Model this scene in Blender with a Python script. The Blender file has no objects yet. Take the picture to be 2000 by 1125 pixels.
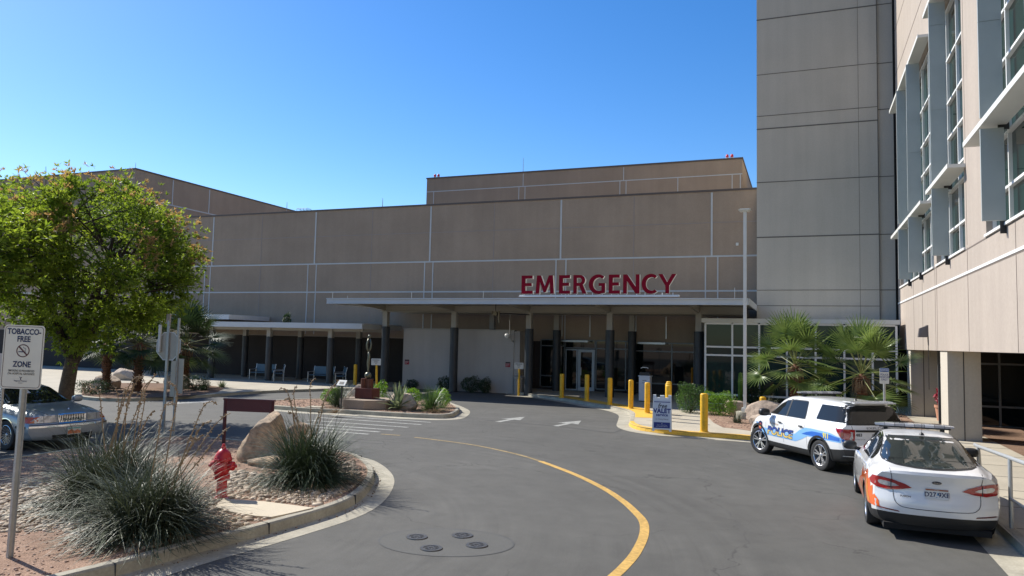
import bpy, bmesh, math, random
import numpy as np
from mathutils import Vector, Matrix
from mathutils.bvhtree import BVHTree
R=math.radians
SC=bpy.context.scene
COL=SC.collection
# ---------------------------------------------------------------- camera
FPX=1455.; CH=3.0
def _basis():
    p,ro,yw=R(4.0),R(1.27),R(21.35)
    fw=Vector((0,math.cos(p),math.sin(p))); rt=Vector((1,0,0)); up=Vector((0,-math.sin(p),math.cos(p)))
    c,s=math.cos(ro),math.sin(ro)
    r2=rt*c+up*s; u2=-rt*s+up*c
    M=Matrix.Rotation(yw,3,'Z')
    return M@r2,M@u2,M@fw
CR,CU,CF=_basis()
cam=bpy.data.cameras.new('camera'); cam.sensor_width=36; cam.lens=36*FPX/2000; cam.clip_end=5000; cam.clip_start=0.1
co=bpy.data.objects.new('camera',cam); COL.objects.link(co)
m=Matrix((CR,CU,-CF)).transposed().to_4x4(); m.translation=Vector((0,0,CH)); co.matrix_world=m
SC.camera=co
def G(px,py,z=0.0):
    d=CF*FPX+CR*(px-1000)-CU*(py-562.5); t=(z-CH)/d.z
    return (d.x*t,d.y*t)
def GL(pts,z=0.0): return [G(x,y,z) for x,y in pts]
def ON_Y(px,py,Y):
    d=CF*FPX+CR*(px-1000)-CU*(py-562.5); t=Y/d.y
    return (d.x*t,CH+d.z*t)
def ON_X(px,py,X):
    d=CF*FPX+CR*(px-1000)-CU*(py-562.5); t=X/d.x
    return (d.y*t,CH+d.z*t)
# ---------------------------------------------------------------- light
SUN_EL=R(41); SUN_AZ=R(15)         # sun stands to the left (-X), 15 deg behind the building line
sdir=Vector((-math.cos(SUN_AZ)*math.cos(SUN_EL), math.sin(SUN_AZ)*math.cos(SUN_EL), math.sin(SUN_EL)))
sl=bpy.data.lights.new('sun','SUN'); sl.energy=5.0; sl.angle=R(0.53); sl.color=(1,0.955,0.88)
so=bpy.data.objects.new('sun',sl); COL.objects.link(so)
so.rotation_euler=sdir.to_track_quat('Z','Y').to_euler()
w=bpy.data.worlds.new('World'); SC.world=w; w.use_nodes=True
nt=w.node_tree; bg=nt.nodes['Background']
sky=nt.nodes.new('ShaderNodeTexSky'); sky.sky_type='NISHITA'; sky.sun_disc=False
sky.sun_elevation=SUN_EL; sky.sun_rotation=math.atan2(sdir.x,sdir.y)
sky.altitude=800; sky.air_density=1.0; sky.dust_density=0.5; sky.ozone_density=2.2
hs_=nt.nodes.new('ShaderNodeHueSaturation'); hs_.inputs['Hue'].default_value=.506; hs_.inputs['Saturation'].default_value=1.36; hs_.inputs['Value'].default_value=1.12
nt.links.new(sky.outputs[0],hs_.inputs['Color']); nt.links.new(hs_.outputs[0],bg.inputs[0]); bg.inputs[1].default_value=0.115
vs=SC.view_settings; vs.view_transform='Standard'; vs.look='None'; vs.gamma=1; vs.exposure=0.5
SC.cycles.max_bounces=8
# ---------------------------------------------------------------- materials
MT={}
def mat(name,col,rough=.6,metal=0.,var=.08,vs=1.5,bump=0.,bs=60.,spec=.5,coat=0.,fine=0.,fs=80.,col2=None,emit=None,trans=0.):
    if name in MT: return MT[name]
    m=bpy.data.materials.new(name); m.use_nodes=True; n=m.node_tree; L=n.links
    b=n.nodes['Principled BSDF']
    b.inputs['Roughness'].default_value=rough; b.inputs['Metallic'].default_value=metal
    b.inputs['Specular IOR Level'].default_value=spec; b.inputs['Coat Weight'].default_value=coat
    b.inputs['Coat Roughness'].default_value=.05
    if trans: b.inputs['Transmission Weight'].default_value=trans
    tc=n.nodes.new('ShaderNodeTexCoord')
    geo=n.nodes.new('ShaderNodeNewGeometry')
    c=tuple(col)
    if var>0 or col2:
        nz=n.nodes.new('ShaderNodeTexNoise'); nz.inputs['Scale'].default_value=vs; nz.inputs['Detail'].default_value=6; nz.inputs['Roughness'].default_value=.62
        L.new(geo.outputs['Position'] if name.startswith('w_') else tc.outputs['Object'],nz.inputs['Vector'])
        rp=n.nodes.new('ShaderNodeMapRange'); rp.inputs[1].default_value=.3; rp.inputs[2].default_value=.7
        L.new(nz.outputs['Fac'],rp.inputs[0])
        mx=n.nodes.new('ShaderNodeMix'); mx.data_type='RGBA'
        a=[x*(1-var) for x in c]; d=[min(1,x*(1+var)) for x in (col2 or c)]
        mx.inputs[6].default_value=(*a,1); mx.inputs[7].default_value=(*d,1)
        L.new(rp.outputs[0],mx.inputs[0]); out=mx.outputs[2]
        if fine>0:
            n2=n.nodes.new('ShaderNodeTexNoise'); n2.inputs['Scale'].default_value=fs; n2.inputs['Detail'].default_value=3
            L.new(geo.outputs['Position'] if name.startswith('w_') else tc.outputs['Object'],n2.inputs['Vector'])
            r2=n.nodes.new('ShaderNodeMapRange'); r2.inputs[1].default_value=.3; r2.inputs[2].default_value=.7; r2.inputs[3].default_value=1-fine; r2.inputs[4].default_value=1+fine
            L.new(n2.outputs['Fac'],r2.inputs[0])
            vm=n.nodes.new('ShaderNodeVectorMath'); vm.operation='SCALE'
            L.new(out,vm.inputs[0]); L.new(r2.outputs[0],vm.inputs['Scale']); out=vm.outputs[0]
        if name.startswith('w_stucco'):
            mp=n.nodes.new('ShaderNodeMapping'); mp.inputs['Scale'].default_value=(1.6,1.6,.10); L.new(geo.outputs['Position'],mp.inputs[0])
            n3=n.nodes.new('ShaderNodeTexNoise'); n3.inputs['Scale'].default_value=1.6; n3.inputs['Detail'].default_value=5; L.new(mp.outputs[0],n3.inputs['Vector'])
            r3=n.nodes.new('ShaderNodeMapRange'); r3.inputs[1].default_value=.35; r3.inputs[2].default_value=.65; r3.inputs[3].default_value=.965; r3.inputs[4].default_value=1.03
            L.new(n3.outputs['Fac'],r3.inputs[0]); v3=n.nodes.new('ShaderNodeVectorMath'); v3.operation='SCALE'; L.new(out,v3.inputs[0]); L.new(r3.outputs[0],v3.inputs['Scale']); out=v3.outputs[0]
        L.new(out,b.inputs['Base Color'])
    else: b.inputs['Base Color'].default_value=(*c,1)
    if bump>0:
        nb=n.nodes.new('ShaderNodeTexNoise'); nb.inputs['Scale'].default_value=bs; nb.inputs['Detail'].default_value=4
        L.new(tc.outputs['Object'],nb.inputs['Vector'])
        bp=n.nodes.new('ShaderNodeBump'); bp.inputs['Strength'].default_value=bump; bp.inputs['Distance'].default_value=.02
        L.new(nb.outputs['Fac'],bp.inputs['Height']); L.new(bp.outputs['Normal'],b.inputs['Normal'])
    if emit:
        b.inputs['Emission Color'].default_value=(*emit[:3],1); b.inputs['Emission Strength'].default_value=emit[3]
    MT[name]=m; return m
def leafmat(name,c1,c2,tr=.35,rough=.45,sc=3.):
    m=bpy.data.materials.new(name); m.use_nodes=True; n=m.node_tree; L=n.links
    b=n.nodes['Principled BSDF']; b.inputs['Roughness'].default_value=rough; b.inputs['Specular IOR Level'].default_value=.3
    geo=n.nodes.new('ShaderNodeNewGeometry'); tc=n.nodes.new('ShaderNodeTexCoord')
    wn=n.nodes.new('ShaderNodeTexNoise'); wn.inputs['Scale'].default_value=sc; wn.inputs['Detail'].default_value=3
    L.new(tc.outputs['Object'],wn.inputs['Vector'])
    ad=n.nodes.new('ShaderNodeMath'); ad.operation='MULTIPLY_ADD'; ad.inputs[1].default_value=.5
    L.new(geo.outputs['Random Per Island'],ad.inputs[0])
    mr=n.nodes.new('ShaderNodeMapRange'); mr.inputs[1].default_value=.35; mr.inputs[2].default_value=.65; mr.inputs[4].default_value=.6
    L.new(wn.outputs['Fac'],mr.inputs[0]); L.new(mr.outputs[0],ad.inputs[2])
    mx=n.nodes.new('ShaderNodeMix'); mx.data_type='RGBA'; mx.inputs[6].default_value=(*c1,1); mx.inputs[7].default_value=(*c2,1)
    L.new(ad.outputs[0],mx.inputs[0]); L.new(mx.outputs[2],b.inputs['Base Color'])
    if tr>0:
        t=n.nodes.new('ShaderNodeBsdfTranslucent'); ms=n.nodes.new('ShaderNodeMixShader'); ms.inputs[0].default_value=tr
        hs=n.nodes.new('ShaderNodeHueSaturation'); hs.inputs['Value'].default_value=1.6; hs.inputs['Saturation'].default_value=1.1
        L.new(mx.outputs[2],hs.inputs['Color']); L.new(hs.outputs[0],t.inputs[0])
        L.new(b.outputs[0],ms.inputs[1]); L.new(t.outputs[0],ms.inputs[2]); L.new(ms.outputs[0],n.nodes['Material Output'].inputs[0])
    MT[name]=m; return m
# ---------------------------------------------------------------- object helpers
def tag(o,label=None,cat=None,group=None,kind=None):
    if label: o['label']=label
    if cat: o['category']=cat
    if group: o['group']=group
    if kind: o['kind']=kind
    return o
def thing(name,loc=(0,0,0),label=None,cat=None,group=None,rz=0,sc=1.):
    o=bpy.data.objects.new(name,None); o.empty_display_size=.2; COL.objects.link(o)
    o.location=loc; o.rotation_euler=(0,0,rz); o.scale=(sc,sc,sc); tag(o,label,cat,group); return o
def copy_tree(o,parent=None):
    c=o.copy(); COL.objects.link(c)
    if parent: c.parent=parent
    for ch in [x for x in CHILD.get(o.name,[])]:
        k=copy_tree(ch,c); CHILD.setdefault(c.name,[]).append(k)
    return c
CHILD={}
class MB:
    def __init__(s): s.v=[]; s.f=[]; s.m=[]
    def add(s,vs,fs,mi=0):
        o=len(s.v); s.v+= [tuple(p) for p in vs]; s.f+=[tuple(i+o for i in f) for f in fs]; s.m+=[mi]*len(fs); return s
    def box(s,x0,y0,z0,x1,y1,z1,mi=0,M=None):
        if x0>x1:x0,x1=x1,x0
        if y0>y1:y0,y1=y1,y0
        if z0>z1:z0,z1=z1,z0
        p=[(x0,y0,z0),(x1,y0,z0),(x1,y1,z0),(x0,y1,z0),(x0,y0,z1),(x1,y0,z1),(x1,y1,z1),(x0,y1,z1)]
        if M: p=[M@Vector(q) for q in p]
        return s.add(p,[(0,3,2,1),(4,5,6,7),(0,1,5,4),(1,2,6,5),(2,3,7,6),(3,0,4,7)],mi)
    def tube(s,pts,rad,n=10,mi=0,cap=True):
        pts=[Vector(p) for p in pts]
        if not hasattr(rad,'__len__'): rad=[rad]*len(pts)
        o=len(s.v); rings=[]
        pu=None
        for i,p in enumerate(pts):
            d=(pts[min(i+1,len(pts)-1)]-pts[max(i-1,0)])
            if d.length<1e-9: d=Vector((0,0,1))
            d.normalize()
            if pu is None: pu=d.orthogonal().normalized()
            a=(pu-d*pu.dot(d))
            a=a.normalized() if a.length>1e-6 else d.orthogonal().normalized()
            pu=a; b=d.cross(a)
            for k in range(n):
                t=2*math.pi*k/n; q=p+(a*math.cos(t)+b*math.sin(t))*rad[i]; s.v.append(tuple(q))
        for i in range(len(pts)-1):
            for k in range(n):
                a0=o+i*n+k; a1=o+i*n+(k+1)%n
                s.f.append((a0,a1,a1+n,a0+n)); s.m.append(mi)
        if cap:
            s.f.append(tuple(o+k for k in range(n))[::-1]); s.m.append(mi)
            s.f.append(tuple(o+(len(pts)-1)*n+k for k in range(n))); s.m.append(mi)
        return s
    def cyl(s,x,y,z0,z1,r,n=20,mi=0,r2=None): return s.tube([(x,y,z0),(x,y,z1)],[r,r if r2 is None else r2],n,mi)
    def lathe(s,prof,cx=0,cy=0,n=24,mi=0,axis='z',close=True):
        o=len(s.v); k=len(prof)
        for j in range(n):
            t=2*math.pi*j/n; c,sn=math.cos(t),math.sin(t)
            for r,h in prof:
                if axis=='z': s.v.append((cx+r*c,cy+r*sn,h))
                else: s.v.append((cx+r*c,h,cy+r*sn))
        for j in range(n):
            for i in range(k-1):
                a=o+j*k+i; b=o+((j+1)%n)*k+i
                s.f.append((a,b,b+1,a+1) if axis=='z' else (a,a+1,b+1,b)); s.m.append(mi)
        return s
    def prism(s,poly,z0,z1,mi=0,top_mi=None,bottom=True):
        n=len(poly); A=sum(poly[i][0]*poly[(i+1)%n][1]-poly[(i+1)%n][0]*poly[i][1] for i in range(n))
        if A<0: poly=poly[::-1]
        v=[(x,y,z0) for x,y in poly]+[(x,y,z1) for x,y in poly]
        s.add(v,[(i,(i+1)%n,(i+1)%n+n,i+n) for i in range(n)],mi)
        o=len(s.v)-2*n
        s.f.append(tuple(o+n+i for i in range(n))); s.m.append(mi if top_mi is None else top_mi)
        if bottom: s.f.append(tuple(o+n-1-i for i in range(n))); s.m.append(mi)
        return s
    def build(s,name,mats,parent=None,smooth=False,world=False,bevel=0,kind=None,auto=None):
        me=bpy.data.meshes.new(name)
        v=s.v
        if world and parent is not None:
            q=Vector(parent.location); pp=parent.parent
            while pp is not None: q=q+Vector(pp.location); pp=pp.parent
            v=[(a-q.x,b-q.y,c-q.z) for a,b,c in v]
        me.from_pydata(v,[],s.f)
        if not isinstance(mats,(list,tuple)): mats=[mats]
        for mm in mats: me.materials.append(mm)
        if len(mats)>1: me.polygons.foreach_set('material_index',s.m)
        if bevel>0:
            bm=bmesh.new(); bm.from_mesh(me)
            bmesh.ops.remove_doubles(bm,verts=bm.verts,dist=1e-5)
            es=[e for e in bm.edges if len(e.link_faces)==2 and e.calc_face_angle(0)>.5]
            bmesh.ops.bevel(bm,geom=es,offset=bevel,segments=2,affect='EDGES',clamp_overlap=True)
            bm.to_mesh(me); bm.free()
        if smooth: me.polygons.foreach_set('use_smooth',[True]*len(me.polygons))
        me.update()
        if auto is not None:
            me.polygons.foreach_set('use_smooth',[True]*len(me.polygons)); me.set_sharp_from_angle(angle=R(auto))
        o=bpy.data.objects.new(name,me); COL.objects.link(o)
        if parent is not None: o.parent=parent; CHILD.setdefault(parent.name,[]).append(o)
        if kind: o['kind']=kind
        return o
def Tm(x=0,y=0,z=0,rz=0,rx=0,ry=0): return Matrix.Translation((x,y,z))@Matrix.Rotation(rz,4,'Z')@Matrix.Rotation(ry,4,'Y')@Matrix.Rotation(rx,4,'X')
def text_mesh(txt,size,ext=0.0,off=0.0,shear=0.0,align='CENTER',xs=1.0,sp=1.0):
    c=bpy.data.curves.new('t','FONT'); c.body=txt; c.size=size; c.extrude=ext; c.offset=off; c.shear=shear
    c.align_x=align; c.align_y='CENTER'; c.space_character=sp; c.resolution_u=3
    o=bpy.data.objects.new('t',c); COL.objects.link(o)
    dg=bpy.context.evaluated_depsgraph_get(); dg.update()
    me=bpy.data.meshes.new_from_object(o.evaluated_get(dg))
    v=[(q.co.x*xs,q.co.y,q.co.z) for q in me.vertices]; f=[tuple(p.vertices) for p in me.polygons]
    bpy.data.objects.remove(o); bpy.data.curves.remove(c); bpy.data.meshes.remove(me)
    return v,f
def put_text(name,txt,size,M,material,parent,off=0.,shear=0.,xs=1.,ext=0.,sp=1.,align='CENTER'):
    v,f=text_mesh(txt,size,ext,off,shear,align,xs,sp)
    b=MB(); b.add([M@Vector(q) for q in v],f); return b.build(name,material,parent)
def smooth_path(pts,n=4,closed=False):
    P=[Vector(p) for p in pts]; out=[]; N=len(P)
    rng=range(N if closed else N-1)
    for i in rng:
        p0=P[(i-1)%N] if closed or i>0 else P[0]; p1=P[i]; p2=P[(i+1)%N]; p3=P[(i+2)%N] if closed or i+2<N else P[-1]
        for k in range(n):
            t=k/n; out.append(.5*((2*p1)+(-p0+p2)*t+(2*p0-5*p1+4*p2-p3)*t*t+(-p0+3*p1-3*p2+p3)*t**3))
    if not closed: out.append(P[-1])
    return [tuple(p) for p in out]
def offset_path(pts,d,closed=False):
    out=[]; N=len(pts)
    for i in range(N):
        a=Vector(pts[(i-1)%N] if closed or i>0 else pts[0]); b=Vector(pts[(i+1)%N] if closed or i<N-1 else pts[-1])
        t=(b-a).normalized(); out.append((pts[i][0]-t.y*d,pts[i][1]+t.x*d))
    return out
def sweep(mb,pts,prof,closed=False,mi=None):
    """prof: list of (offset,z); offset to the left of the path is positive"""
    rows=[[(x,y,z) for x,y in offset_path(pts,o,closed)] for o,z in prof]
    n=len(pts)
    for j in range(len(rows)-1):
        a,b=rows[j],rows[j+1]; o=len(mb.v); mb.v+=a+b
        for i in range(n if closed else n-1):
            k=(i+1)%n; mb.f.append((o+i,o+n+i,o+n+k,o+k)); mb.m.append(mi[j] if mi else 0)
def sheet(name,poly,z,material,kind='structure'):
    b=MB(); n=len(poly); A=sum(poly[i][0]*poly[(i+1)%n][1]-poly[(i+1)%n][0]*poly[i][1] for i in range(n))
    if A<0: poly=poly[::-1]
    b.add([(x,y,z) for x,y in poly],[tuple(range(n))]); return b.build(name,material,kind=kind)
def inpoly(x,y,P):
    c=False; n=len(P); j=n-1
    for i in range(n):
        if (P[i][1]>y)!=(P[j][1]>y) and x<(P[j][0]-P[i][0])*(y-P[i][1])/(P[j][1]-P[i][1])+P[i][0]: c=not c
        j=i
    return c
# ================================================================= materials in use
M_stucco=mat('w_stucco',(.345,.264,.192),.9,var=.10,vs=.35,fine=.05,fs=18,bump=.25,bs=45,spec=.2)
M_stucco2=mat('w_stucco_light',(.385,.33,.28),.9,var=.05,vs=.5,fine=.04,fs=14,bump=.25,bs=45,spec=.2)
M_tower=mat('w_stucco_grey',(.47,.43,.36),.9,var=.06,vs=.3,fine=.04,fs=16,bump=.2,bs=45,spec=.2)
M_white_st=mat('w_stucco_white',(.42,.39,.36),.9,var=.07,vs=.5,fine=.03,fs=20,bump=.2,bs=50,spec=.2)
M_joint=mat('joint_dark',(.07,.065,.06),.8,var=0)
M_jointb=mat('joint_brown',(.20,.16,.135),.8,var=0)
M_reveal=mat('reveal_metal',(.50,.50,.48),.45,var=.05,spec=.5)
M_revealt=mat('reveal_thin',(.30,.25,.215),.6,var=.05)
M_coping=mat('coping',(.10,.075,.06),.5,var=.05)
M_steel=mat('canopy_paint',(.34,.32,.28),.5,var=.06,vs=1)
M_fascia=mat('canopy_fascia',(.52,.54,.55),.45,var=.05,vs=.8)
M_pad=mat('column_wrap',(.028,.034,.040),.5,var=.25,vs=2.5)
M_white=mat('white_metal',(.78,.78,.76),.4,var=.04)
M_alu=mat('aluminium',(.55,.56,.56),.35,metal=.6,var=.05)
M_galv=mat('galvanised',(.42,.43,.42),.45,metal=.7,var=.12,vs=8)
M_glass=mat('glass_dark',(.004,.008,.009),.03,var=0,spec=.4)
M_glassg=mat('glass_green',(.008,.030,.026),.03,var=.4,vs=.35,spec=.28)
M_yel=mat('yellow_paint',(.72,.40,.012),.5,var=.16,vs=4,fine=.10,fs=22)
M_black=mat('black_paint',(.018,.018,.02),.4,var=0)
M_rub=mat('rubber',(.02,.02,.021),.8,var=.1,vs=10)
M_maroon=mat('maroon_paint',(.085,.014,.014),.5,var=.1,vs=4)
M_red=mat('red_paint',(.50,.012,.02),.35,var=.1,vs=12,bump=.1,bs=60)
M_conc=mat('w_concrete',(.43,.385,.30),.85,var=.10,vs=.7,fine=.06,fs=30,bump=.15,bs=80,spec=.25)
M_curb=mat('w_curb_concrete',(.38,.35,.275),.85,var=.24,vs=1.6,fine=.10,fs=25,bump=.3,bs=60,spec=.25)
M_cred=mat('w_red_gravel',(.27,.175,.125),.95,var=.16,vs=2.0,fine=.38,fs=42,bump=1.0,bs=45,spec=.1,col2=(.34,.23,.165))
M_soil=mat('w_planting_soil',(.20,.13,.09),.95,var=.2,vs=2.,fine=.3,fs=40,bump=.6,bs=40,spec=.1)
M_desert=mat('w_desert',(.36,.27,.19),.95,var=.2,vs=.05,fine=.1,fs=2)
M_blue=mat('blue_ink',(.01,.02,.16),.4,var=0)
M_navy=mat('navy_ink',(.012,.02,.08),.4,var=0)
M_letter=mat('letter_red',(.23,.002,.016),.6,var=.03,spec=.15)
M_signw=mat('sign_white',(.62,.62,.58),.4,var=.06,vs=6)
M_mark=mat('w_paint_white',(.29,.29,.265),.8,var=.28,vs=2.5,fine=.3,fs=14)
M_marky=mat('w_paint_yellow',(.50,.31,.08),.75,var=.16,vs=2.2,fine=.22,fs=16)
M_tact=mat('w_tactile_yellow',(.72,.42,.05),.7,var=.10,vs=2.0,fine=.12,fs=20)
# asphalt: large patches, wheel-polished arcs round the bend, fine aggregate, hairline cracks
def asphalt():
    m=bpy.data.materials.new('w_asphalt'); m.use_nodes=True; n=m.node_tree; L=n.links; b=n.nodes['Principled BSDF']
    b.inputs['Roughness'].default_value=.82; b.inputs['Specular IOR Level'].default_value=.35
    g=n.nodes.new('ShaderNodeNewGeometry')
    def noise(sc,det=5,ro=.6,src=None):
        z=n.nodes.new('ShaderNodeTexNoise'); z.inputs['Scale'].default_value=sc; z.inputs['Detail'].default_value=det; z.inputs['Roughness'].default_value=ro
        L.new(src or g.outputs['Position'],z.inputs['Vector']); return z.outputs['Fac']
    def mr(x,a,bb,c,d):
        r=n.nodes.new('ShaderNodeMapRange'); 
        for i,v in enumerate((a,bb,c,d)): r.inputs[i+1].default_value=v
        L.new(x,r.inputs[0]); return r.outputs[0]
    def mul(x,y):
        q=n.nodes.new('ShaderNodeMath'); q.operation='MULTIPLY'; L.new(x,q.inputs[0]); L.new(y,q.inputs[1]); return q.outputs[0]
    f=mr(noise(.22,4),.3,.7,.84,1.13)
    f=mul(f,mr(noise(1.7,6,.7),.3,.7,.88,1.12))
    f=mul(f,mr(noise(55,3,.8),.25,.75,.72,1.28))
    # arcs: rings centred inside the island
    sub=n.nodes.new('ShaderNodeVectorMath'); sub.operation='SUBTRACT'; sub.inputs[1].default_value=(-11.5,8.5,0); L.new(g.outputs['Position'],sub.inputs[0])
    ln=n.nodes.new('ShaderNodeVectorMath'); ln.operation='LENGTH'; L.new(sub.outputs[0],ln.inputs[0])
    cb=n.nodes.new('ShaderNodeCombineXYZ'); L.new(ln.outputs['Value'],cb.inputs[0])
    rr=noise(2.6,6,.75,cb.outputs[0])
    msk=mr(noise(.35,3),.4,.65,0,1)
    r1=mr(rr,.3,.7,.74,1.28)
    mx=n.nodes.new('ShaderNodeMix'); mx.inputs[2].default_value=1; L.new(msk,mx.inputs[0]); L.new(r1,mx.inputs[3]); 
    f=mul(f,mx.outputs[0])
    # cracks
    ds=n.nodes.new('ShaderNodeTexNoise'); ds.inputs['Scale'].default_value=1.3; ds.inputs['Detail'].default_value=5; L.new(g.outputs['Position'],ds.inputs['Vector'])
    va=n.nodes.new('ShaderNodeVectorMath'); va.operation='MULTIPLY_ADD'; va.inputs[1].default_value=(1.3,1.3,0); L.new(ds.outputs['Color'],va.inputs[0]); L.new(g.outputs['Position'],va.inputs[2])
    vo=n.nodes.new('ShaderNodeTexVoronoi'); vo.feature='DISTANCE_TO_EDGE'; vo.inputs['Scale'].default_value=.22; L.new(va.outputs[0],vo.inputs['Vector'])
    ck=mr(vo.outputs['Distance'],.0,.004,.58,1.0)
    cm=mr(noise(.16,3),.42,.50,0,1)
    m3=n.nodes.new('ShaderNodeMix'); m3.inputs[2].default_value=1; L.new(cm,m3.inputs[0]); L.new(ck,m3.inputs[3]); f=mul(f,m3.outputs[0])
    f=mul(f,mr(noise(.9,2,.4),.66,.78,1.0,.80))
    sc=n.nodes.new('ShaderNodeVectorMath'); sc.operation='SCALE'; sc.inputs[0].default_value=(.094,.0915,.082); L.new(f,sc.inputs['Scale'])
    L.new(sc.outputs[0],b.inputs['Base Color'])
    bp=n.nodes.new('ShaderNodeBump'); bp.inputs['Strength'].default_value=.5; bp.inputs['Distance'].default_value=.01
    L.new(noise(70,3,.7),bp.inputs['Height']); L.new(bp.outputs[0],b.inputs['Normal'])
    return m
M_asph=asphalt()
# ================================================================= ground
sheet('ground',[(-1500,-1500),(1500,-1500),(1500,1500),(-1500,1500)],-.03,M_desert)
sheet('road',[(-75,-60),(16,-60),(16,46),(-75,46)],0,M_asph)
# front planted island : face line of the kerb
IS=[(-8.6,2.5),(-8.25,4.6),(-7.95,6.18),(-7.76,7.15),(-7.65,8.11),(-7.56,8.6),(-7.42,9.59),(-7.32,10.82),(-7.5,11.86),(-8.02,13.12),(-8.64,14.18),(-9.57,15.25),(-10.4,15.85),(-11.83,16.15),(-13.44,16.2),(-15.1,16.3),(-16.0,16.1),(-16.35,15.2),(-16.35,13.98),(-16.3,11.31),(-16.2,6),(-16,2.5)]
ISs=[p[:2] for p in smooth_path([(x,y,0) for x,y in IS],4,True)]
mb=MB(); sweep(mb,ISs,[(.0,.0),(.025,.155),(.05,.18),(.16,.185),(.165,.10)],closed=True); mb.build('kerb',M_curb,kind='structure',auto=40)
def kerb_joints(path,step,hw=.19):
    b=MB(); acc=0; last=path[0]
    for p in path[1:]:
        acc+=math.dist(p,last)
        if acc>step:
            acc=0; t=Vector((p[0]-last[0],p[1]-last[1])).normalized(); a=math.atan2(t.y,t.x); T=Tm(p[0],p[1],0,rz=a)
            b.box(-.0035,-.003,.0,.0035,.17,.1865,M=T)
        last=p
    b.build('kerb_joint',M_joint,kind='structure')
GUT=ISs[:64]
kerb_joints(GUT,2.2)
mb=MB(); sweep(mb,GUT,[(-.40,.004),(-.06,.018),(0.02,.03)]); mb.build('gutter',M_curb,kind='structure')
inner=offset_path(ISs,.15,True)
sheet('planting_bed',inner,.165,M_cred)
# median island
MD=[(-21.6,25.4),(-20.68,24.75),(-19.19,24.65),(-18.02,24.55),(-16.34,24.8),(-14.38,24.9),(-12.9,25.15),(-12.45,25.6),(-12.55,26.4),(-13.2,28.18),(-14.17,29.7),(-15.4,31.0),(-17.07,30.9),(-19.1,29.9),(-20.45,28.9),(-21.4,27.2)]
MDs=[p[:2] for p in smooth_path([(x,y,0) for x,y in MD],4,True)]
mb=MB(); sweep(mb,MDs,[(0,0),(.02,.15),(.04,.17),(.16,.17),(.165,.1)],closed=True); mb.build('kerb',M_curb,kind='structure',auto=40)
mb=MB(); sweep(mb,MDs,[(-.42,.004),(0.02,.02)],closed=True); mb.build('gutter',M_curb,kind='structure')
sheet('planting_bed',offset_path(MDs,.15,True),.15,M_cred)
# plaza pavement left
PL=[(-75,23.9),(-34.4,23.8),(-31,24.1),(-28.3,23.6),(-26.9,24.4),(-26.2,26.5),(-26.0,28.86),(-25.6,31.37),(-24.76,33.53),(-23.4,35.9),(-22.0,38.16),(-21.9,39.5)]
PLs=[p[:2] for p in smooth_path([(x,y,0) for x,y in PL],4)]
sheet('pavement',PLs+[(-21.9,42.3),(-75,42.3)],.13,M_conc)
mb=MB(); sweep(mb,PLs,[(0,0),(.02,.12),(.03,.136),(.2,.136)]); mb.build('kerb',M_curb,kind='structure')
# entrance pavement right
EN=[(-15.1,39.6),(-14.9,38.9),(-12.67,37.18),(-10.86,35.7),(-9.53,34.33),(-7.8,32.7),(-6.75,30.9),(-6.2,28.6),(-5.8,26.7),(-5.2,25.6),(-4.3,25.1),(-3.39,24.93),(-2.27,24.95),(-1.1,24.85),(.3,24.6),(1.6,23.8),(2.55,22.4),(2.95,20.8),(3.0,19),(3.0,10),(3.0,-60)]
ENs=[p[:2] for p in smooth_path([(x,y,0) for x,y in EN],4)]
mb=MB(); sweep(mb,[(a,b) for a,b in ENs],[(0,0),(.02,.13),(.04,.156),(.17,.156)]); mb.build('kerb',M_curb,kind='structure')
mb=MB(); sweep(mb,ENs,[(-.45,.004),(0.02,.018)]); mb.build('gutter',M_curb,kind='structure')
sheet('pavement',ENs+[(16,-60),(16,42.3),(-15.1,42.3)],.15,M_conc)
# scored joints of the pavement
mb=MB()
for k in range(14):
    y=3.+k*1.9; mb.box(3.2,y,.151,9,y+.012,.1545)
mb.box(6.0,-5,.151,6.012,27,.1545)
for k in range(5):
    y=26.2+k*1.6; mb.box(-5.4+.2*k*0,y,.151,-4.4,y+.012,.1545)
mb.build('pavement_joint',M_joint,kind='structure')
# yellow painted kerb + tactile strip
yk=[p for p in ENs if -6.1<p[0]<-1.0 and p[1]<27.4]
mb=MB(); sweep(mb,yk,[(-.004,.02),(.016,.134),(.036,.160),(.18,.161)]); mb.build('kerb_paint',M_tact,kind='structure')
tk=[p for p in ENs if p[0]>-12.2 and p[0]<-5.9 and p[1]>28.6]
mb=MB(); sweep(mb,tk,[(.2,.156),(1.05,.156)]); mb.build('tactile_strip',M_tact,kind='structure')
# bed in front of the glass pavilion
BD=GL([(1388,800),(1380,812),(1394,826),(1412,835),(1440,838),(1475,843)],.15)+[(.9,27.6),(2.4,26.6),(3.4,27.2),(4.0,29),(4.1,37.2),(-4.3,37.2)]
BDs=BD
sheet('planting_bed',BDs,.156,M_cred)
# soil bed left (palms)
LB=GL([(160,772),(210,778),(300,777),(370,774),(425,766),(440,757),(400,752),(300,748),(160,748)],.13)
sheet('planting_bed',LB,.136,M_soil)
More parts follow.
